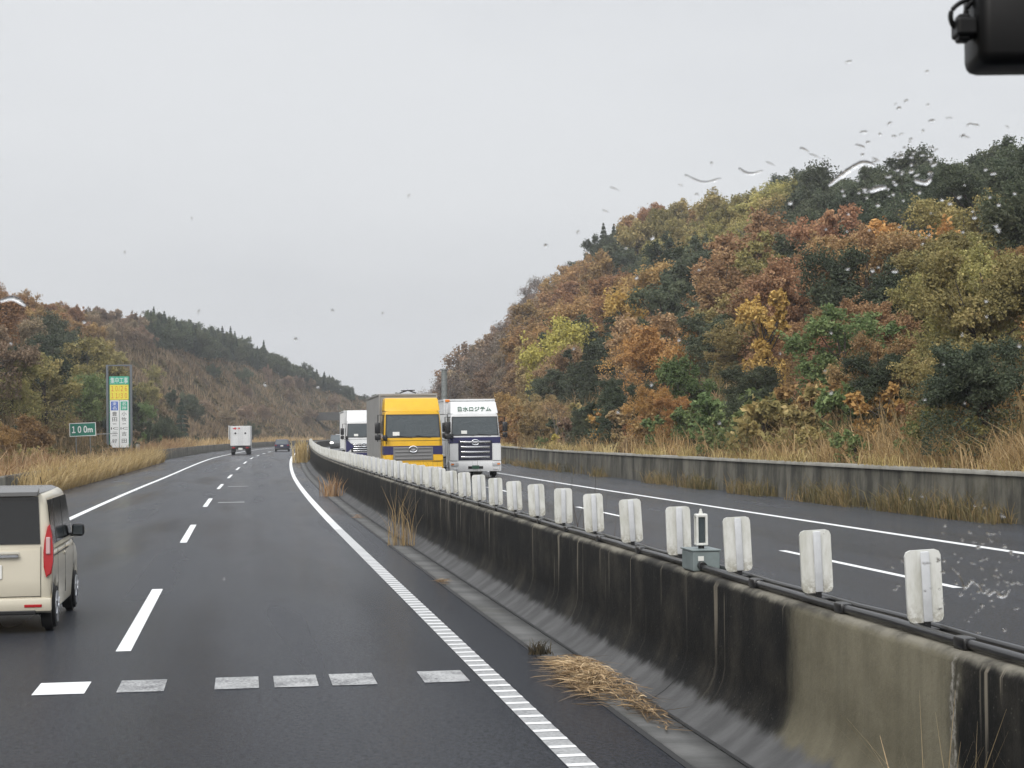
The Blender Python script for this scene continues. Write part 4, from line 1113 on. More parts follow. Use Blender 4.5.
# ------------------------------------------------------------------ champagne kei wagon
def arch(yc, r, zb, n=9):
    return [(yc + r * math.cos(a), zb + r * math.sin(a) * 1.0) for a in np.linspace(0, PI, n)]
def kei_wagon(loc, rz):
    root = empty('kei_wagon', loc, rz, 'champagne beige boxy kei wagon in the left lane, cut by the left edge', 'car')
    hw = .735; zb = .24
    prof = [(-1.66, .30), (-1.70, .42), (-1.70, .62), (-1.665, .98), (1.15, .98), (1.50, .90), (1.66, .78), (1.70, .55), (1.69, .30), (1.6, zb)]
    prof += arch(1.24, .325, zb) + arch(-1.28, .325, zb)
    prof += [(-1.62, zb)]
    # widen the shoulder line slightly and tuck the sills
    bd = B().rprism(prof, -hw, hw, .11, lambda z: .03 * max(0, (.5 - z) / .3) ** 2, .36)
    body = bd.build('body', M['champagne'], root, True, 40)
    gh = [(-1.655, .978), (-1.645, 1.15), (-1.60, 1.52), (-1.56, 1.64), (.55, 1.66), (.72, 1.60), (1.22, .978)]
    B().rprism(gh, -hw + .012, hw - .012, .10, lambda z: .07 * max(0, (z - .98) / .7), .985).build('cabin', M['champagne'], root, True, 40)
    rf = [(-1.60, 1.640), (-1.57, 1.672), (-1.0, 1.695), (.40, 1.69), (.62, 1.66), (.66, 1.640)]
    B().prism(rf, -.60, .60, lambda z: .10 * max(0, (z - 1.64) / .07), .02).build('roof', M['roofgrey'], root, True, 30)
    B().prism([(-1.72, 1.615), (-1.715, 1.66), (-1.55, 1.71), (-1.55, 1.63)], -.58, .58, None, .012).build('spoiler', M['roofgrey'], root, True)
    # rear window, wraps almost to the pillars
    B().slab([(-.60, -1.668, 1.05), (.60, -1.668, 1.05), (.575, -1.618, 1.60), (-.575, -1.618, 1.60)], .02).build('rear_window', M['glass_dark'], root)
    B().tube([(-.35, -1.69, 1.06), (.1, -1.685, 1.16)], .008, 6).build('rear_wiper', M['black'], root)
    # tailgate: seam lines as thin dark gaskets, handle bar and plate
    sm = B()
    sm.box((1.20, .006, .006), (0, -1.706, .44), 0)
    for sx in (-1, 1): sm.box((.006, .008, .24), (sx * .605, -1.702, .55), 0, (0, 0, 0)).box((.006, .008, .36), (sx * .605, -1.688, .84), 0, (-.10, 0, 0))
    sm.build('tailgate_seam', M['black'], root)
    B().prism([(-1.735, .90), (-1.735, .93), (-1.66, .965), (-1.66, .885)], -.36, .36, None, .008).build('tailgate_handle', M['chrome'], root, True)
    B().box((.33, .012, .165), (0, -1.703, .73), .006, (-.09, 0, 0)).build('number_plate', M['plate'], root)
    B().box((1.46, .06, .16), (0, -1.70, .34), .025).build('rear_bumper', M['champagne'], root, True)
    B().box((1.1, .03, .05), (0, -1.72, .255), .01).build('bumper_valance', M['black'], root)
    for sx in (-1, 1):
        ly = lambda z: -1.722 + .075 * (z - .66) - (.0 if z < 1 else -.05 * (z - 1))
        lp = [(.668, .66), (.728, .70), (.746, .84), (.746, 1.0), (.732, 1.16), (.706, 1.275), (.682, 1.25), (.650, 1.10), (.636, .95), (.640, .78)]
        lb = B(); a_ = [lb.bm.verts.new((sx * x, ly(z), z)) for x, z in lp]; b_ = [lb.bm.verts.new((sx * (x * .98 + .01), ly(z) + .17, z)) for x, z in lp]
        lb.bm.faces.new(a_); lb.bm.faces.new(b_[::-1])
        for q in range(len(lp)): lb.bm.faces.new((a_[(q + 1) % len(lp)], a_[q], b_[q], b_[(q + 1) % len(lp)]))
        bmesh.ops.bevel(lb.bm, geom=[e for f_ in lb.bm.faces[:1] for e in f_.edges], offset=.014, segments=2, affect='EDGES')
        l = lb.build('tail_lamp', M['red'], root, True)
        B().box((.05, .03, .20), (sx * .692, -1.700, 1.03), .010, (-.08, 0, 0)).build('reverse_lens', M['lamplens'], l)
        B().box((.20, .02, .035), (sx * .52, -1.73, .33), .006).build('reflector', M['red'], root)
        X = lambda z, off=.004: sx * (hw - .012 - .07 * (z - .98) / .7 + off)
        for (ya, yb, yc, yd) in ((-1.50, -1.05, -1.05, -1.46), (-.99, -.12, -.12, -.99), (-.06, 1.02, .66, -.06)):
            B().slab([(X(1.03), ya, 1.03), (X(1.03), yb, 1.03), (X(1.56), yc, 1.56), (X(1.56), yd, 1.56)][::sx], .015).build('side_window', M['glass_dark'], root)
        B().slab([(X(1.03), -1.06, 1.03), (X(1.03), -.98, 1.03), (X(1.56), -.98, 1.56), (X(1.56), -1.06, 1.56)][::sx], .01).build('pillar_trim', M['black'], root)
        for yy in (-.98, -.05, 1.0):
            B().box((.006, .008, .60), (sx * (hw - .001), yy, .66), 0).build('door_seam', M['black'], root)
        B().box((.012, 1.9, .014), (sx * (hw - .004), -.55, .90), .002).build('slide_rail', M['black'], root)
        B().box((.03, .17, .03), (sx * (hw + .008), -.20, .86), .01).build('door_handle', M['champagne'], root, True)
        B().box((.03, 1.9, .07), (sx * (hw - .04), 0, .255), .01).build('sill', M['black'], root)
        mr = B().box((.16, .11, .17), (sx * (hw + .085), .80, 1.09), .045, None, 3).build('door_mirror', M['black'], root, True)
        B().box((.10, .05, .05), (sx * (hw + .0), .82, 1.03), .01).build('mirror_arm', M['black'], mr)
        B().box((.118, .006, .120), (sx * (hw + .085), .744, 1.09), .002).build('mirror_glass', M['glass'], mr)
        for yy in (-1.28, 1.24): wheel(root, sx * .665, yy, .283, .165, hub=.66)
    B().slab([(-.62, 1.195, 1.03), (.62, 1.195, 1.03), (.55, .765, 1.57), (-.55, .765, 1.57)][::-1], .02).build('windscreen', M['glass'], root)
    B().box((1.30, 3.0, .25), (0, 0, .33), .02).build('underbody', M['darkgap'], root)
    B().box((.5, .04, .10), (-.3, 1.71, .72), .02).box((.5, .04, .10), (.3, 1.71, .72), .02).build('headlamps', M['lamp'], root)
    B().tube([(.42, .2, 1.71), (.42, .05, 1.80)], .005, 5).build('aerial', M['black'], root)
    return root
sk = s_at(23.0, -1.68)
kei_wagon(P3(sk, -1.68, 0.0), -float(th(sk)))

# ------------------------------------------------------------------ trucks facing the camera
def emblem(parent, y, z, w, h, m=None):
    pts = [(math.cos(a) * w / 2, y, z + math.sin(a) * h / 2) for a in np.linspace(0, 2 * PI, 25)[:-1]]
    e = B().tube(pts, h * .10, 6, True)
    e.slab([(-w * .30, y + .012, z), (0, y + .012, z - h * .30), (w * .30, y + .012, z), (0, y + .012, z + h * .10)], .02)
    return e.build('emblem', m or M['chrome'], parent, True)
def truck(loc, rz, label, cab_m, band_m, box_m, grille_m, slat_m, box_top=3.72, box_w=2.49, box_len=9.4, defl_top=3.62, ws=(1.98, 2.90), band=(1.62, 1.80), gr=(.95, 1.66), gw=1.62, scheme='white', cabw=2.42):
    root = empty('lorry', loc, rz, label, 'truck')
    h = cabw / 2
    rake = .22
    def fy(z):      # front surface of the cab
        return 0.0 if z < ws[0] - .1 else -rake * (z - ws[0] + .1) / (ws[1] - ws[0] + .2)
    zt = ws[1] + .12
    cab = [(fy(.60), .60), (.02, 1.0), (0, ws[0] - .1), (fy(zt) , zt), (-.45, zt + .06), (-2.15, zt + .06), (-2.15, .60)]
    B().rprism(cab, -h, h, .13, lambda z: .07 * max(0, (z - ws[0]) / 1.0), .62).build('cab', cab_m, root, True, 40)
    B().box((2.2, 2.0, .35), (0, -1.1, .62), .03).build('cab_underside', M['darkgap'], root)
    g0, g1 = ws
    B().slab([(-h + .12, fy(g1) + .006, g1), (h - .12, fy(g1) + .006, g1), (h - .07, fy(g0) + .006, g0), (-h + .07, fy(g0) + .006, g0)], .03).build('windscreen_surround', M['black'], root)
    w_ = B().slab([(-h + .17, fy(g1 - .05) + .014, g1 - .05), (h - .17, fy(g1 - .05) + .014, g1 - .05), (h - .13, fy(g0 + .05) + .014, g0 + .05), (-h + .13, fy(g0 + .05) + .014, g0 + .05)], .03).build('windscreen', M['glass'], root)
    B().box((.28, .01, .16), (.52 if scheme == 'white' else .7, fy(g0 + .2) + .024, g0 + .17), .004, (.2, 0, 0)).build('dashboard_card', M['plate'], w_)
    wp = B()
    for x0 in (-.75, .05): wp.tube([(x0, .012, g0 + .0), (x0 + .62, fy(g0 + .09) + .035, g0 + .09)], .013, 5)
    wp.build('wiper', M['black'], root)
    # lower front
    if band_m is not None:
        B().prism([(-.9, band[0]), (.028, band[0]), (.024, band[1]), (-.9, band[1])], -h - .006, h + .006, None, .012).build('stripe', band_m, root)
    gc = B().prism([(.0, gr[0]), (.045, gr[0] + .02), (.040, gr[1]), (0, gr[1])], -gw / 2, gw / 2, None, .01).build('grille', grille_m, root)
    nsl = 4
    for k in range(nsl):
        z = gr[0] + (gr[1] - gr[0]) * (k + .62) / nsl
        wsl = gw * (.86 if scheme == 'white' else .90) * (1 if k < nsl - 1 else 1.05)
        B().box((wsl, .05, (gr[1] - gr[0]) / nsl * (.45 if scheme == 'white' else .35)), (0, .052, z), .012).build('grille_slat', slat_m, gc, True)
    emblem(root, .095, gr[1] - .10, .34, .25)
    bm_ = M['white'] if scheme == 'white' else cab_m
    B().prism([(-.5, .30), (.06, .32), (.085, .45), (.07, .72), (.03, gr[0] - .03), (-.5, gr[0] - .03)], -h - .03, h + .03, None, .04).build('bumper', bm_, root, True)
    B().box((.72, .05, .13), (0, .075, .50), .01).build('bumper_opening', M['darkgap'], root)
    B().box((.34, .012, .17), (0, .108, .52), .004).build('number_plate', M['plategreen'], root)
    for sx in (-1, 1):
        B().prism([(.0, gr[0] - .03), (.075, gr[0]), (.06, band[0] - .03), (0, band[0] - .02)], min(sx * (gw / 2 + .02), sx * (h + .02)), max(sx * (gw / 2 + .02), sx * (h + .02)), None, .02).build('corner_panel', cab_m, root, True)
        hl = B().box((.36, .06, .20), (sx * (h - .22), .085, .66), .03).build('headlamp', M['lamp'], root, True)
        B().box((.14, .02, .07), (sx * (h - .10), .115, .66), .01).build('indicator', M['amber'], hl)
        B().box((.22, .03, .06), (sx * (h - .25), .09, .42), .01).build('fog_lamp', M['lamp'], root)
        # mirrors on a bracket
        mr = B().box((.24, .12, .46), (sx * (h + .24), -.02, ws[0] + .42), .04).box((.24, .12, .24), (sx * (h + .24), -.02, ws[0] + .03), .04).build('side_mirror', M['black'], root, True)
        B().tube([(sx * (h - .06), -.22, ws[1] - .02), (sx * (h + .22), -.06, ws[1] - .02), (sx * (h + .24), -.02, ws[0] - .15), (sx * (h - .02), -.18, ws[0] - .10)], .022, 6).build('mirror_arm', M['black'], mr)
        # door glass
        xx = lambda z: sx * (h - .07 * max(0, (z - ws[0]) / 1.0) + .004)
        B().slab([(xx(ws[0]), -.42, ws[0]), (xx(ws[0]), -1.45, ws[0]), (xx(ws[1]), -1.45, ws[1]), (xx(ws[1]), -.62, ws[1])][::sx], .01).build('door_window', M['glass_dark'], root)
        B().box((.05, .7, .30), (sx * (h - .02), -.85, .62), .02).build('step', M['black'], root)
        wheel(root, sx * 1.02, -1.35, .50, .28, M['galv'])
        for yy in (-7.4, -8.75): wheel(root, sx * .95, yy, .48, .5, M['galv'])
    B().tube([(h - .12, .03, ws[0] - .25), (h - .06, .24, ws[0] - .05)], .015, 6).box((.18, .09, .24), (h - .06, .25, ws[0] + .0), .03).build('front_mirror', M['black'], root, True)
    sm_ = B()
    sm_.box((cabw - .12, .008, .014), (0, .004, ws[0] - .12)).box((cabw - .1, .010, .016), (0, .030, gr[0] - .045))
    for sx in (-1, 1):
        sm_.box((.012, .010, ws[0] - gr[0] - .1), (sx * (h - .10), .006, (ws[0] + gr[0]) / 2))
        sm_.box((.010, .016, ws[1] - .95), (sx * (h - .012), -.42, (ws[1] + .80) / 2 - .2)).box((.010, .016, ws[1] - .95), (sx * (h - .012), -1.50, (ws[1] + .80) / 2 - .2))
        sm_.box((.03, .16, .035), (sx * (h + .008), -1.32, ws[0] - .25))
    sm_.build('cab_seam', M['black'], root)
    # roof deflector
    dz0 = zt + .02
    B().prism([(fy(zt) - .06, dz0), (fy(zt) - .12, dz0 + .16), (-.62, defl_top - .04), (-.78, defl_top), (-2.0, defl_top), (-2.0, dz0)], -h + .06, h - .06, lambda z: .06 * max(0, (z - dz0) / (defl_top - dz0)), .05).build('roof_deflector', cab_m, root, True, 30)
    # cargo body
    y0, y1 = -2.35, -2.35 - box_len
    bx = B().box((box_w, box_len, box_top - 1.02), (0, (y0 + y1) / 2, (box_top + 1.02) / 2), .012).build('cargo_body', box_m, root)
    rb = B()
    hw_ = box_w / 2
    for sx in (-1, 1):
        for k in range(int(box_len / .6)):
            rb.box((.02, .03, box_top - 1.25), (sx * (hw_ + .008), y0 - .3 - k * .6, (box_top + 1.02) / 2), 0)
        rb.box((.05, box_len, .09), (sx * (hw_ + .005), (y0 + y1) / 2, box_top - .03), .01).box((.05, box_len, .10), (sx * (hw_ + .005), (y0 + y1) / 2, 1.06), .01)
        rb.box((.07, .07, box_top - 1.02), (sx * (hw_ - .02), y0 + .01, (box_top + 1.02) / 2), .01)
    rb.box((box_w, .07, .09), (0, y0 + .012, box_top - .03), .01)
    rb.build('body_rib', M['silverbox'] if scheme != 'white' else M['whitebox'], bx)
    B().box((.9, box_len + 1.5, .30), (0, (y0 + y1) / 2 + .4, .85), .02).build('chassis', M['darkgap'], root)
    for sx in (-1, 1):
        B().box((.05, 3.6, .45), (sx * 1.15, -4.6, .70), .01).build('side_guard', M['silverbox'], root)
    return root, y0
so = s_at(76, 8.35)
yt, _ = truck(P3(so, 8.14, ZO), -float(th(so)) + PI - .0, 'yellow fronted lorry with grey cargo body in the inner far lane', M['yellow'], M['navy'], M['silverbox'], M['grillegrey'], M['grillegrey'],
      box_top=3.86, defl_top=3.66, ws=(1.98, 2.96), band=(1.28, 1.64), gr=(1.02, 1.60), gw=1.66, scheme='yellow', cabw=2.46)
B().tube([(-.35, -2.5, 3.90), (.0, -2.42, 4.02), (.35, -2.5, 3.90)], .03, 6).tube([(-.3, -2.42, 4.02), (.3, -2.42, 4.0)], .025, 6).build('roof_hook', M['black'], yt)
so = s_at(87, 11.98)
wt, wy = truck(P3(so, 11.98, ZO), -float(th(so)) + PI, 'white lorry with navy stripe and green lettering on the roof deflector, outer far lane', M['white'], M['navy'], M['whitebox'], M['grillenavy'], M['chrome'],
      box_top=3.80, defl_top=3.66, ws=(2.02, 2.94), band=(1.66, 1.95), gr=(.84, 1.80), gw=1.62, scheme='white')
slope = math.atan2(.5, .52)
text_part('lettering', '日水ロジテム', .30, M['textgreen'], wt, (-.02, -.372, 3.305), (R(90) - math.atan2(.276, .38), 0, PI), width=1.60, height=.27, extrude=.02)
for sx in (-1, 1):
    B().box((.22, .05, .12), (sx * 1.08, wy + .06, 3.74), .02).build('marker_lamp', M['amber' if sx > 0 else 'lamp'], wt)
so = s_at(123, 8.3)
t3, _ = truck(P3(so, 8.45, ZO), -float(th(so)) + PI, 'white lorry with navy corner partly hidden behind the yellow lorry', M['white'], None, M['whitebox'], M['black'], M['chrome'],
      box_top=3.70, defl_top=3.70, ws=(1.85, 2.80), band=(1.5, 1.6), gr=(.85, 1.45), gw=1.70, scheme='white')
B().slab([(1.215, .098, 1.78), (.66, .098, 1.26), (1.215, .098, .80)], .012).build('navy_corner', M['navy'], t3)
B().box((2.3, .02, .22), (0, .10, .72), .01).build('navy_bumper_stripe', M['navy'], t3)
emblem(t3, -.50, 3.28, .30, .20, M['grillegrey'])

# ------------------------------------------------------------------ far vehicles
def car(name, loc, rz, label, body_m, L_=4.4, W=1.76, H=1.46, van=False, facing=False, lit=False):
    root = empty(name, loc, rz, label, 'van' if van else 'car')
    hl = L_ / 2; hw = W / 2; bz = H * .58
    prof = [(-hl + .04, .35), (-hl, .55), (-hl + .04, bz), (hl - .9 if not van else hl - .4, bz), (hl - .05, bz - .22), (hl, .5), (hl - .05, .28), (hl - .4, .22)] + arch(hl - .85, .36, .22) + arch(-hl + .80, .36, .22) + [(-hl + .3, .22)]
    B().prism(prof, -hw, hw, lambda z: .05 * max(0, (.5 - z) / .3) ** 2, .05).build('body', body_m, root, True, 30)
    if van: gh = [(-hl + .05, bz - .01), (-hl + .10, H - .06), (-hl + .25, H), (hl - 1.35, H), (hl - .45, bz - .01)]
    else: gh = [(-hl + .10, bz - .01), (-hl + .50, H - .06), (-hl + .75, H), (.25, H), (hl - 1.15, bz - .01)]
    B().prism(gh, -hw + .03, hw - .03, lambda z: .13 * max(0, (z - bz) / (H - bz)), .04).build('cabin', body_m, root, True, 30)
    (ya, za), (yb, zb_) = gh[0], gh[1]
    def gl(p, q, f0, f1, sgn, nm):
        y0, z0 = p[0] + (q[0] - p[0]) * f0, p[1] + (q[1] - p[1]) * f0; y1, z1 = p[0] + (q[0] - p[0]) * f1, p[1] + (q[1] - p[1]) * f1
        x0 = hw - .12; x1 = hw - .22
        B().slab([(-x0, y0 + sgn * .012, z0), (x0, y0 + sgn * .012, z0), (x1, y1 + sgn * .012, z1), (-x1, y1 + sgn * .012, z1)][::1 if sgn < 0 else -1], .02).build(nm, M['glass'], root)
    gl(gh[0], gh[1], .12, .95, -1, 'rear_window'); gl(gh[-1], gh[-2], .10, .93, 1, 'windscreen')
    for sx in (-1, 1):
        X = lambda z: sx * (hw - .03 - .13 * (z - bz) / (H - bz) + .006)
        yA = gh[1][0] + .15; yB = gh[-2][0]
        B().slab([(X(bz + .04), yA - .1, bz + .04), (X(bz + .04), yB + .5, bz + .04), (X(H - .1), yB, H - .1), (X(H - .1), yA + .1, H - .1)][::sx], .01).build('side_window', M['glass_dark'], root)
        B().box((.20, .06, .12), (sx * (hw - .15), -hl + .01, bz - .10), .02).build('tail_lamp', M['red'], root)
        h_ = B().box((.34, .08, .17), (sx * (hw - .22), hl - .03, .92 if van else .66), .03).build('headlamp', M['lit'] if lit and sx > 0 else M['lamp'], root, True)
        B().box((.16, .1, .12), (sx * (hw + .08), hl - 1.55, bz + .08), .03).build('door_mirror', body_m, root)
        for yy in (hl - .85, -hl + .80): wheel(root, sx * (hw - .11), yy, .32, .2)
    B().box((.34, .015, .17), (0, -hl - .008, bz - .16), .004).build('number_plate', M['plate'], root)
    B().box((W - .06, .10, .20), (0, -hl + .03, .36), .03).build('rear_bumper', M['black'] if not van else body_m, root, True)
    B().box((W * .8, .06, .18), (0, hl - .01, .42), .02).build('front_grille', M['black'], root)
    B().box((W - .35, L_ - .4, .22), (0, 0, .33), .02).build('underbody', M['darkgap'], root)
    return root
m, nt, b = newmat('lit_headlamp'); b.inputs['Emission Color'].default_value = (1, .96, .88, 1); b.inputs['Emission Strength'].default_value = 6.0
b.inputs['Base Color'].default_value = (.8, .8, .8, 1); M['lit'] = m
sv = s_at(228, 1.4)
car('dark_car', P3(sv, 1.4, 0), -float(th(sv)), 'small dark navy car far ahead in the right lane', M['darkblue'], 4.3, 1.80, 1.50)
sv = s_at(215, 8.2)
car('minivan', P3(sv, 8.2, ZO), -float(th(sv)) + PI, 'dark minivan with a shining headlamp approaching behind the far white lorry', M['darkvan'], 4.7, 1.75, 1.85, True, True, True)
sv = s_at(260, 8.4)
car('minivan', P3(sv, 8.4, ZO), -float(th(sv)) + PI, 'pale minivan beyond the dark minivan, half hidden by the barrier', M['white'], 4.7, 1.72, 1.9, True, True)

def box_truck(loc, rz, label):
    root = empty('box_truck', loc, rz, label, 'truck')
    W = 2.12; L_ = 4.4; z0, z1 = .95, 3.05
    bx = B().box((W, L_, z1 - z0), (0, L_ / 2 - .1, (z0 + z1) / 2), .03).build('cargo_box', M['whitebox'], root)
    d = B()
    d.box((.02, .02, z1 - z0 - .1), (0, -.108, (z0 + z1) / 2))
    for x in (-.9, -.18, .18, .9): d.tube([(x, -.118, z0 + .1), (x, -.118, z1 - .1)], .016, 6)
    d.build('door_bar', M['panel_rib'], bx)
    B().slab([(-.85, -.112, 2.78), (-.50, -.112, 2.66), (-.38, -.112, 2.78), (-.50, -.112, 2.92)], .008).build('red_mark', M['redpaint'], bx)
    B().box((.22, .012, .16), (-.15, -.112, 2.80), .01).build('red_mark', M['redpaint'], bx)
    for x in (-.52, .52): B().cyl(.10, .10, .03, (x, -.118, 2.28), (PI / 2, 0, 0)).build('round_lamp', M['black'], bx)
    B().box((.10, .9, 1.5), (-1.20, .4, 2.35), .03).build('side_fairing', M['whitebox'], root)
    B().box((1.9, .14, .16), (0, -.12, .72), .02).build('rear_bumper', M['black'], root)
    for sx in (-1, 1):
        B().box((.30, .05, .14), (sx * .72, -.20, .74), .02).build('tail_lamp', M['red'], root)
        B().box((.5, .02, .34), (sx * .75, .25, .45), .01).build('mud_flap', M['rubber'], root)
        wheel(root, sx * .80, .85, .37, .40, M['galv']); wheel(root, sx * .85, 4.3, .37, .22, M['galv'])
    B().box((.44, .02, .20), (0, -.198, .62), .005).build('number_plate', M['plate'], root)
    B().box((.8, 5.6, .28), (0, 2.8, .70), .02).build('chassis', M['darkgap'], root)
    B().prism([(4.35, .55), (6.0, .55), (6.05, 1.2), (5.75, 2.15), (5.5, 2.25), (4.35, 2.25)], -.95, .95, lambda z: .07 * max(0, (z - 1.2)), .05).build('cab', M['white'], root, True)
    B().box((.16, .10, .36), (1.10, 5.6, 1.75), .03).box((.16, .10, .36), (-1.10, 5.6, 1.75), .03).build('side_mirror', M['black'], root)
    return root
sv = s_at(194, -2.2)
box_truck(P3(sv, -2.2, 0), -float(th(sv)), 'small white box truck with a red mark seen from behind in the left lane')

# ------------------------------------------------------------------ signs, pole, overpass
sg = s_at(130, -11.1)
gz = float(ground_z(sg, -11.1)) - float(zr(sg))
g = empty('distance_sign', P3(sg, -11.1, gz - .05), -float(th(sg)) - .02, 'green and white distance sign reading 100m among the verge weeds', 'sign')
zc = 2.80 - gz + float(0)
bd = B().box((1.86, .03, .95), (0, 0, zc), .004).build('board', M['signgreen'], g)
fr = B()
for z in (-.455, .455): fr.box((1.86, .012, .045), (0, -.018, zc + z), .003)
for x in (-.907, .907): fr.box((.045, .012, .865), (x, -.018, zc), .003)
fr.build('border', M['signwhite'], bd)
text_part('lettering', '１００', .62, M['signwhite'], bd, (-.22, -.021, zc + .01), (PI / 2, 0, 0), width=1.06, height=.50, extrude=.012, bold=.02)
text_part('lettering', 'm', .5, M['signwhite'], bd, (.52, -.021, zc - .075), (PI / 2, 0, 0), width=.36, height=.29, bold=.012)
B().tube([(-.5, .04, 0), (-.5, .04, zc + .4)], .04, 8).tube([(.5, .04, 0), (.5, .04, zc + .4)], .04, 8).build('post', M['galv'], g)
B().box((1.5, .03, .05), (1.7, .05, zc - .38), .01).build('tie_bar', M['galv'], g)
g.rotation_euler[1] = -.03

sg = s_at(160, -11.45)
gz = float(ground_z(sg, -11.45)) - float(zr(sg))
T = empty('notice_tower', P3(sg, -11.45, gz - .05), -float(th(sg)), 'tall narrow roadwork notice in a steel frame on the left verge', 'sign')
top = 8.45 - gz
for x in (-1.03, 1.03): B().box((.20, .16, top), (x, 0, top / 2), .015).build('post', M['steel'], T)
B().box((2.06, .12, .12), (0, 0, top - .06), .01).build('crossbar', M['steel'], T)
B().box((1.86, .10, .08), (0, .05, top - 4.2), .01).box((1.86, .10, .08), (0, .05, top - 1.3), .01).build('crossbar', M['steel'], T)
net = B().box((1.84, .03, top - 1.9), (0, .06, (top - 1.1) / 2 + .45), .004).build('backing_cloth', M['signgreen'], T)
zT = top - 1.0
def board(name, x, z, w, h, m): return B().box((w, .024, h), (x, -.02, z), .003).build(name, m, T)
b1 = board('heading_board', 0, zT - .38, 1.66, .72, M['signmint'])
text_part('lettering', '集中工事', .5, M['signwhite'], b1, (0, -.035, zT - .38), (PI / 2, 0, 0), width=1.5, height=.54)
b2 = board('date_board', 0, zT - 1.42, 1.62, 1.32, M['signyellow'])
text_part('lettering', '１０/２６', .5, M['inkred'], b2, (0, -.035, zT - 1.10), (PI / 2, 0, 0), width=1.35, height=.46)
text_part('lettering', '１１/３０', .5, M['inkred'], b2, (0, -.035, zT - 1.72), (PI / 2, 0, 0), width=1.35, height=.46)
for sx, hm, head, col in ((-1, 'signblue', '東名', ('豊', '田', 'ー', 'IC', '三', '好')), (1, 'signmint', '名神', ('小', '牧', 'ー', 'IC', '吉', '田'))):
    x = sx * .41
    w = board('route_board', x, zT - 4.2, .78, 4.16, M['signwhite'])
    hb = B().box((.60, .012, .78), (x, -.04, zT - 2.62), .003).build('route_tile', M[hm], w)
    for i, c in enumerate(head): text_part('lettering', c, .4, M['signwhite'], hb, (x, -.05, zT - 2.44 - i * .36), (PI / 2, 0, 0), width=.36, height=.30)
    for i, c in enumerate(col):
        hh, ww = (.36, .42) if c not in ('ー', 'IC') else ((.05, .3) if c == 'ー' else (.20, .62))
        zz = [3.32, 3.80, 4.20, 4.60, 5.08, 5.70][i]
        text_part('lettering', c, .4, M['ink'], w, (x, -.036, zT - zz), (PI / 2, 0, 0), width=ww, height=hh)
B().box((.35, .3, .7), (1.55, .1, .75), .03, (0, .1, 0)).build('foot_block', M['coping'], T)

sp = s_at(196, 19.6)
gz = float(ground_z(sp, 19.6)) - float(zr(sp))
pl = empty('camera_pole', P3(sp, 19.6, gz - .1), 0, 'thick grey ringed pole standing behind the white lorry against the brown scrub', 'pole')
B().cyl(.34, .31, 7.4, (0, 0, 3.7), None, 20).build('shaft', M['polegrey'], pl, True)
rg = B()
for k in range(12): rg.cyl(.355, .355, .06, (0, 0, .6 + k * .58), None, 20)
rg.build('ring', M['galv'], pl, True)
B().cyl(.42, .42, .16, (0, 0, 7.46), None, 20).build('cap', M['galv'], pl, True)

so = 470.0
ov = empty('overpass', P3(so, 8, 0), -float(th(so)), 'dark concrete overpass crossing the road in the far distance', 'bridge')
B().box((52, 6, 1.1), (-2, 0, 6.3), .05).build('deck', M['bridge'], ov)
B().box((52, .3, 1.0), (-2, -2.9, 7.3), .03).build('parapet', M['bridge'], ov)
for x in (-19.5, -2.6, 14): B().box((1.4, 3.5, 6.2), (x, 0, 2.7), .1).build('pier', M['bridge'], ov)

# ------------------------------------------------------------------ dash camera and rain on the windscreen of the vehicle we sit in
W0 = Matrix.Rotation(math.atan2(48.7, 1820.0), 3, 'X')
def inside(x, y, z): return Vector((0, 0, 2.29)) + Vector((x, y, z))
# x right, y ahead, z up, metres from the eye; the windscreen is about 0.8 m ahead
dc = empty('dash_camera', inside(.189, .74, .1455), 0, 'black dash camera with a looped cable hanging at the top of the windscreen', 'camera')
B().box((.11, .03, .040), (.055, 0, .020), .005, None, 3).build('case', M['blackcam'], dc, True)
B().box((.013, .012, .0075), (-.001, -.004, .0165), .0012).box((.005, .008, .011), (-.004, -.004, .0165), .001).build('cable_plug', M['blackcam'], dc)
def smooth(pts, k=5):
    pts = [Vector(p) for p in pts]; out = []
    for i in range(len(pts) - 1):
        a, b, c, d = pts[max(i - 1, 0)], pts[i], pts[i + 1], pts[min(i + 2, len(pts) - 1)]
        for t in np.linspace(0, 1, k, endpoint=False):
            out.append(0.5 * ((2 * b) + (c - a) * t + (2 * a - 5 * b + 4 * c - d) * t * t + (3 * b - a - 3 * c + d) * t ** 3))
    return out + [pts[-1]]
B().tube(smooth([(-.005, -.004, .0155), (-.0082, -.004, .0185), (-.0085, -.004, .0235), (-.004, -.004, .0275), (.004, -.006, .0295), (.018, -.018, .0295), (.040, -.018, .026), (.07, -.018, .021)]), .0011, 6).build('cable', M['blackcam'], dc, True)
B().tube(smooth([(-.003, -.004, .020), (-.002, -.004, .025), (.002, -.004, .029), (.012, 0, .033), (.04, 0, .034)]), .0012, 6).build('cable', M['blackcam'], dc, True)
B().box((.10, .03, .02), (.060, .006, .047), .005).box((.03, .012, .12), (.05, .018, .10), .004).build('mount', M['blackcam'], dc, True)

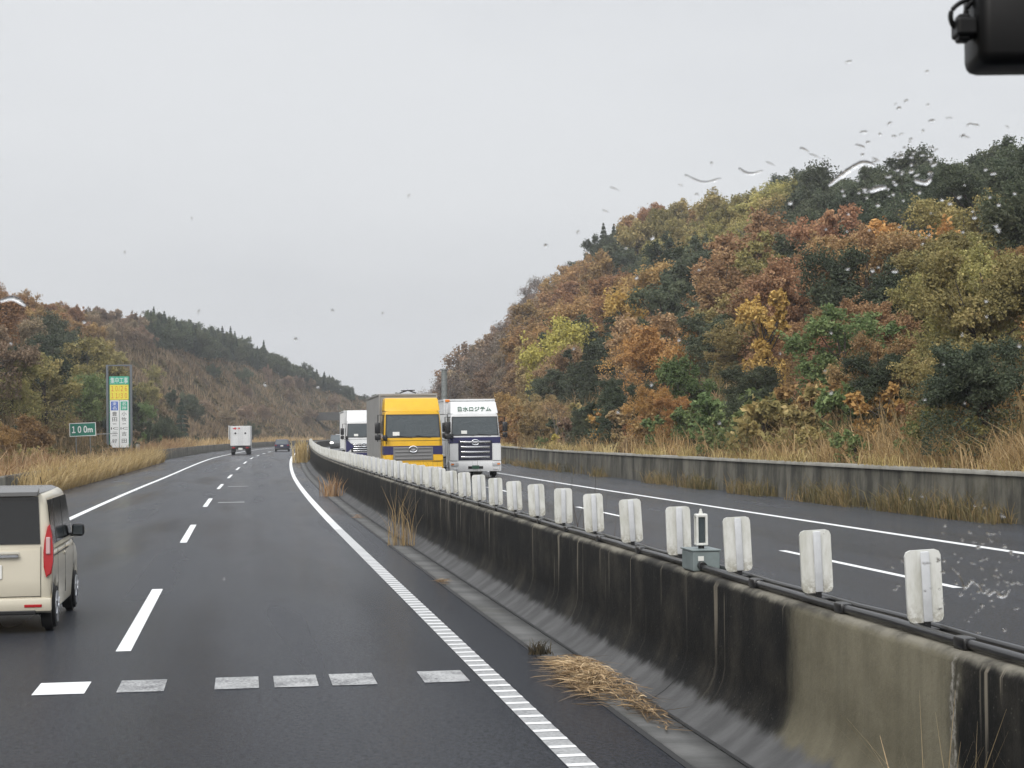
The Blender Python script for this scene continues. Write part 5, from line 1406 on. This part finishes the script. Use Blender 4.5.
m, nt, b = newmat('rain_water')
b.inputs['Base Color'].default_value = (1, 1, 1, 1); b.inputs['Roughness'].default_value = 0.02
b.inputs['IOR'].default_value = 1.33; b.inputs['Transmission Weight'].default_value = 1.0
M['water'] = m
drops = B()
def sp_(px, py, d=.80): return ((px - 512) / 1820 * d, d, (432.7 - py) / 1820 * d)
def drop(px, py, w, h, rot=0.0):
    q = bmesh.ops.create_icosphere(drops.bm, subdivisions=2, radius=1.0)
    for v in q['verts']:
        v.co = Vector((v.co.x * (1 + .2 * math.sin(3 * v.co.z + px)), v.co.y, v.co.z * (1 + .15 * math.cos(4 * v.co.x + py))))
    bmesh.ops.scale(drops.bm, vec=(w * .00022,   .00022 * min(w, h) * .28, h * .00022), verts=q['verts'])
    drops._place(q['verts'], inside(*sp_(px, py)), (0, rot, 0))
def rivulet(pts, r):
    pp = [inside(*sp_(x, y)) for x, y in pts]
    out = smooth(pp, 6)
    n = len(out); drops.tube(out, [r * .00044 * (.35 + .65 * math.sin(PI * (i + .6) / (n + .2))) * random.uniform(.8, 1.2) for i in range(n)], 6)
rr = random.Random(11)
for i in range(42):      # cluster by the upper right
    x = rr.gauss(915, 30); y = rr.gauss(152, 36)
    drop(x, y, rr.uniform(2.5, 8), rr.uniform(1.6, 4.0), rr.uniform(-.6, .2))
for i in range(14):      # along the skyline
    x = rr.uniform(600, 1020); y = 212 - (x - 600) * .17 - rr.uniform(-6, 30)
    drop(x, y, rr.uniform(4, 14), rr.uniform(1.6, 3.2), rr.uniform(.1, .5))
for i in range(40):      # fine scattered drops
    x = rr.uniform(0, 1020); y = rr.uniform(190, 420) if rr.random() < .75 else rr.uniform(60, 640)
    drop(x, y, rr.uniform(1.8, 4.2), rr.uniform(2.0, 5.0), rr.uniform(-.5, .5))
for i in range(70):     # lower right
    x = rr.gauss(978, 34); y = rr.gauss(575, 30)
    drop(x, y, rr.uniform(1.5, 7), rr.uniform(1.2, 2.6), rr.uniform(-.3, .8))
for i in range(75):      # round beads over the right hill and the far lane
    if i < 45: x, y = rr.gauss(905, 48), rr.gauss(205, 32)
    else: x, y = rr.gauss(975, 30), rr.gauss(580, 28)
    q_ = rr.uniform(1.6, 4.2); drop(x, y, q_ * rr.uniform(.9, 1.5), q_, rr.uniform(-.5, .5))
rivulet([(832, 189), (842, 181), (856, 171), (868, 166), (880, 170)], 3.2)
rivulet([(872, 196), (880, 192), (890, 191)], 3.0)
rivulet([(918, 184), (930, 187), (936, 178)], 3.2)
rivulet([(688, 176), (706, 184), (724, 180)], 1.6)
rivulet([(742, 170), (752, 176), (766, 173)], 1.8)
rivulet([(948, 572), (956, 580), (962, 592), (968, 586), (975, 590), (980, 598), (986, 593)], 1.7)
rivulet([(984, 601), (992, 596), (999, 602), (1006, 595)], 2.2)
rivulet([(0, 295), (14, 292), (26, 300)], 3.0)
o = drops.build('raindrops', M['water'], None, True, 180)
tag(o, 'raindrops and small rivulets of water on the windscreen', 'rain', None, 'stuff')

# ------------------------------------------------------------------ sky, sun, camera
w = bpy.data.worlds.new('World'); sc.world = w; w.use_nodes = True
nt = w.node_tree; bg = nt.nodes['Background']
sky = nt.nodes.new('ShaderNodeTexSky'); sky.sky_type = 'NISHITA'; sky.sun_disc = False
SUN_EL, SUN_AZ = R(33), R(197)
sky.sun_elevation = SUN_EL; sky.sun_rotation = SUN_AZ; sky.air_density = 1.0; sky.dust_density = 4.0; sky.ozone_density = 1.0
tc = nt.nodes.new('ShaderNodeTexCoord')
cn = noise(nt, mapping(nt, tc.outputs['Generated'], (1.6, 1.6, 5.0)), 1.0, 5, 0.55)
cloud = mixc(nt, maprange(nt, cn, .3, .7), (4.75, 4.86, 5.05), (5.85, 5.92, 6.02))
sepw = nt.nodes.new('ShaderNodeSeparateXYZ'); nt.links.new(tc.outputs['Generated'], sepw.inputs[0])
zen = maprange(nt, sepw.outputs['Z'], .25, .95)          # an overcast sky is brighter overhead
cloud = mixc(nt, zen, cloud, (14.0, 14.3, 14.8))
colr = mixc(nt, 0.93, sky.outputs['Color'], cloud)
nt.links.new(colr, bg.inputs['Color']); bg.inputs['Strength'].default_value = 0.1
sun = bpy.data.lights.new('sun', 'SUN'); sun.energy = 1.3; sun.angle = R(25); sun.color = (1.0, .97, .93)
so_ = bpy.data.objects.new('sun', sun); COL.objects.link(so_)
dirv = Vector((math.sin(SUN_AZ) * math.cos(SUN_EL), math.cos(SUN_AZ) * math.cos(SUN_EL), math.sin(SUN_EL)))
so_.rotation_euler = (-dirv).to_track_quat('-Z', 'Y').to_euler()

HAZE = 0.0004
if HAZE > 0:
    hz = B().box((2600, 2600, 130), (0, 900, 55), 0)
    m = bpy.data.materials.new('haze'); m.use_nodes = True
    nt = m.node_tree; nt.nodes.remove(nt.nodes['Principled BSDF'])
    pv = nt.nodes.new('ShaderNodeVolumePrincipled'); pv.inputs['Density'].default_value = HAZE
    pv.inputs['Color'].default_value = (.90, .92, .95, 1); pv.inputs['Anisotropy'].default_value = 0.2
    nt.links.new(pv.outputs[0], nt.nodes['Material Output'].inputs['Volume'])
    h = hz.build('haze', m); tag(h, kind='stuff')

cam = bpy.data.cameras.new('camera'); co = bpy.data.objects.new('camera', cam); COL.objects.link(co)
cam.sensor_width = 36; cam.lens = 36 * 1820 / 1024; cam.clip_start = .05; cam.clip_end = 6000
pitch = math.atan2(48.7, 1820.0)
co.matrix_world = Matrix.Translation((0, 0, 2.29)) @ Matrix.Rotation(PI / 2 + pitch, 4, 'X') @ Matrix.Rotation(-.012, 4, 'Z')
sc.camera = co
cam.dof.use_dof = True; cam.dof.focus_distance = 32.0; cam.dof.aperture_fstop = 58.0
sc.view_settings.view_transform = 'Standard'; sc.view_settings.look = 'None'
sc.view_settings.exposure = 0.50; sc.view_settings.gamma = 1.0
cy = sc.cycles
cy.use_denoising = True
cy.max_bounces = 6; cy.diffuse_bounces = 2; cy.glossy_bounces = 2; cy.transmission_bounces = 4; cy.transparent_max_bounces = 6; cy.volume_bounces = 0
cy.volume_step_rate = 4
print('trees', tree_count, 'objects', len(bpy.data.objects))
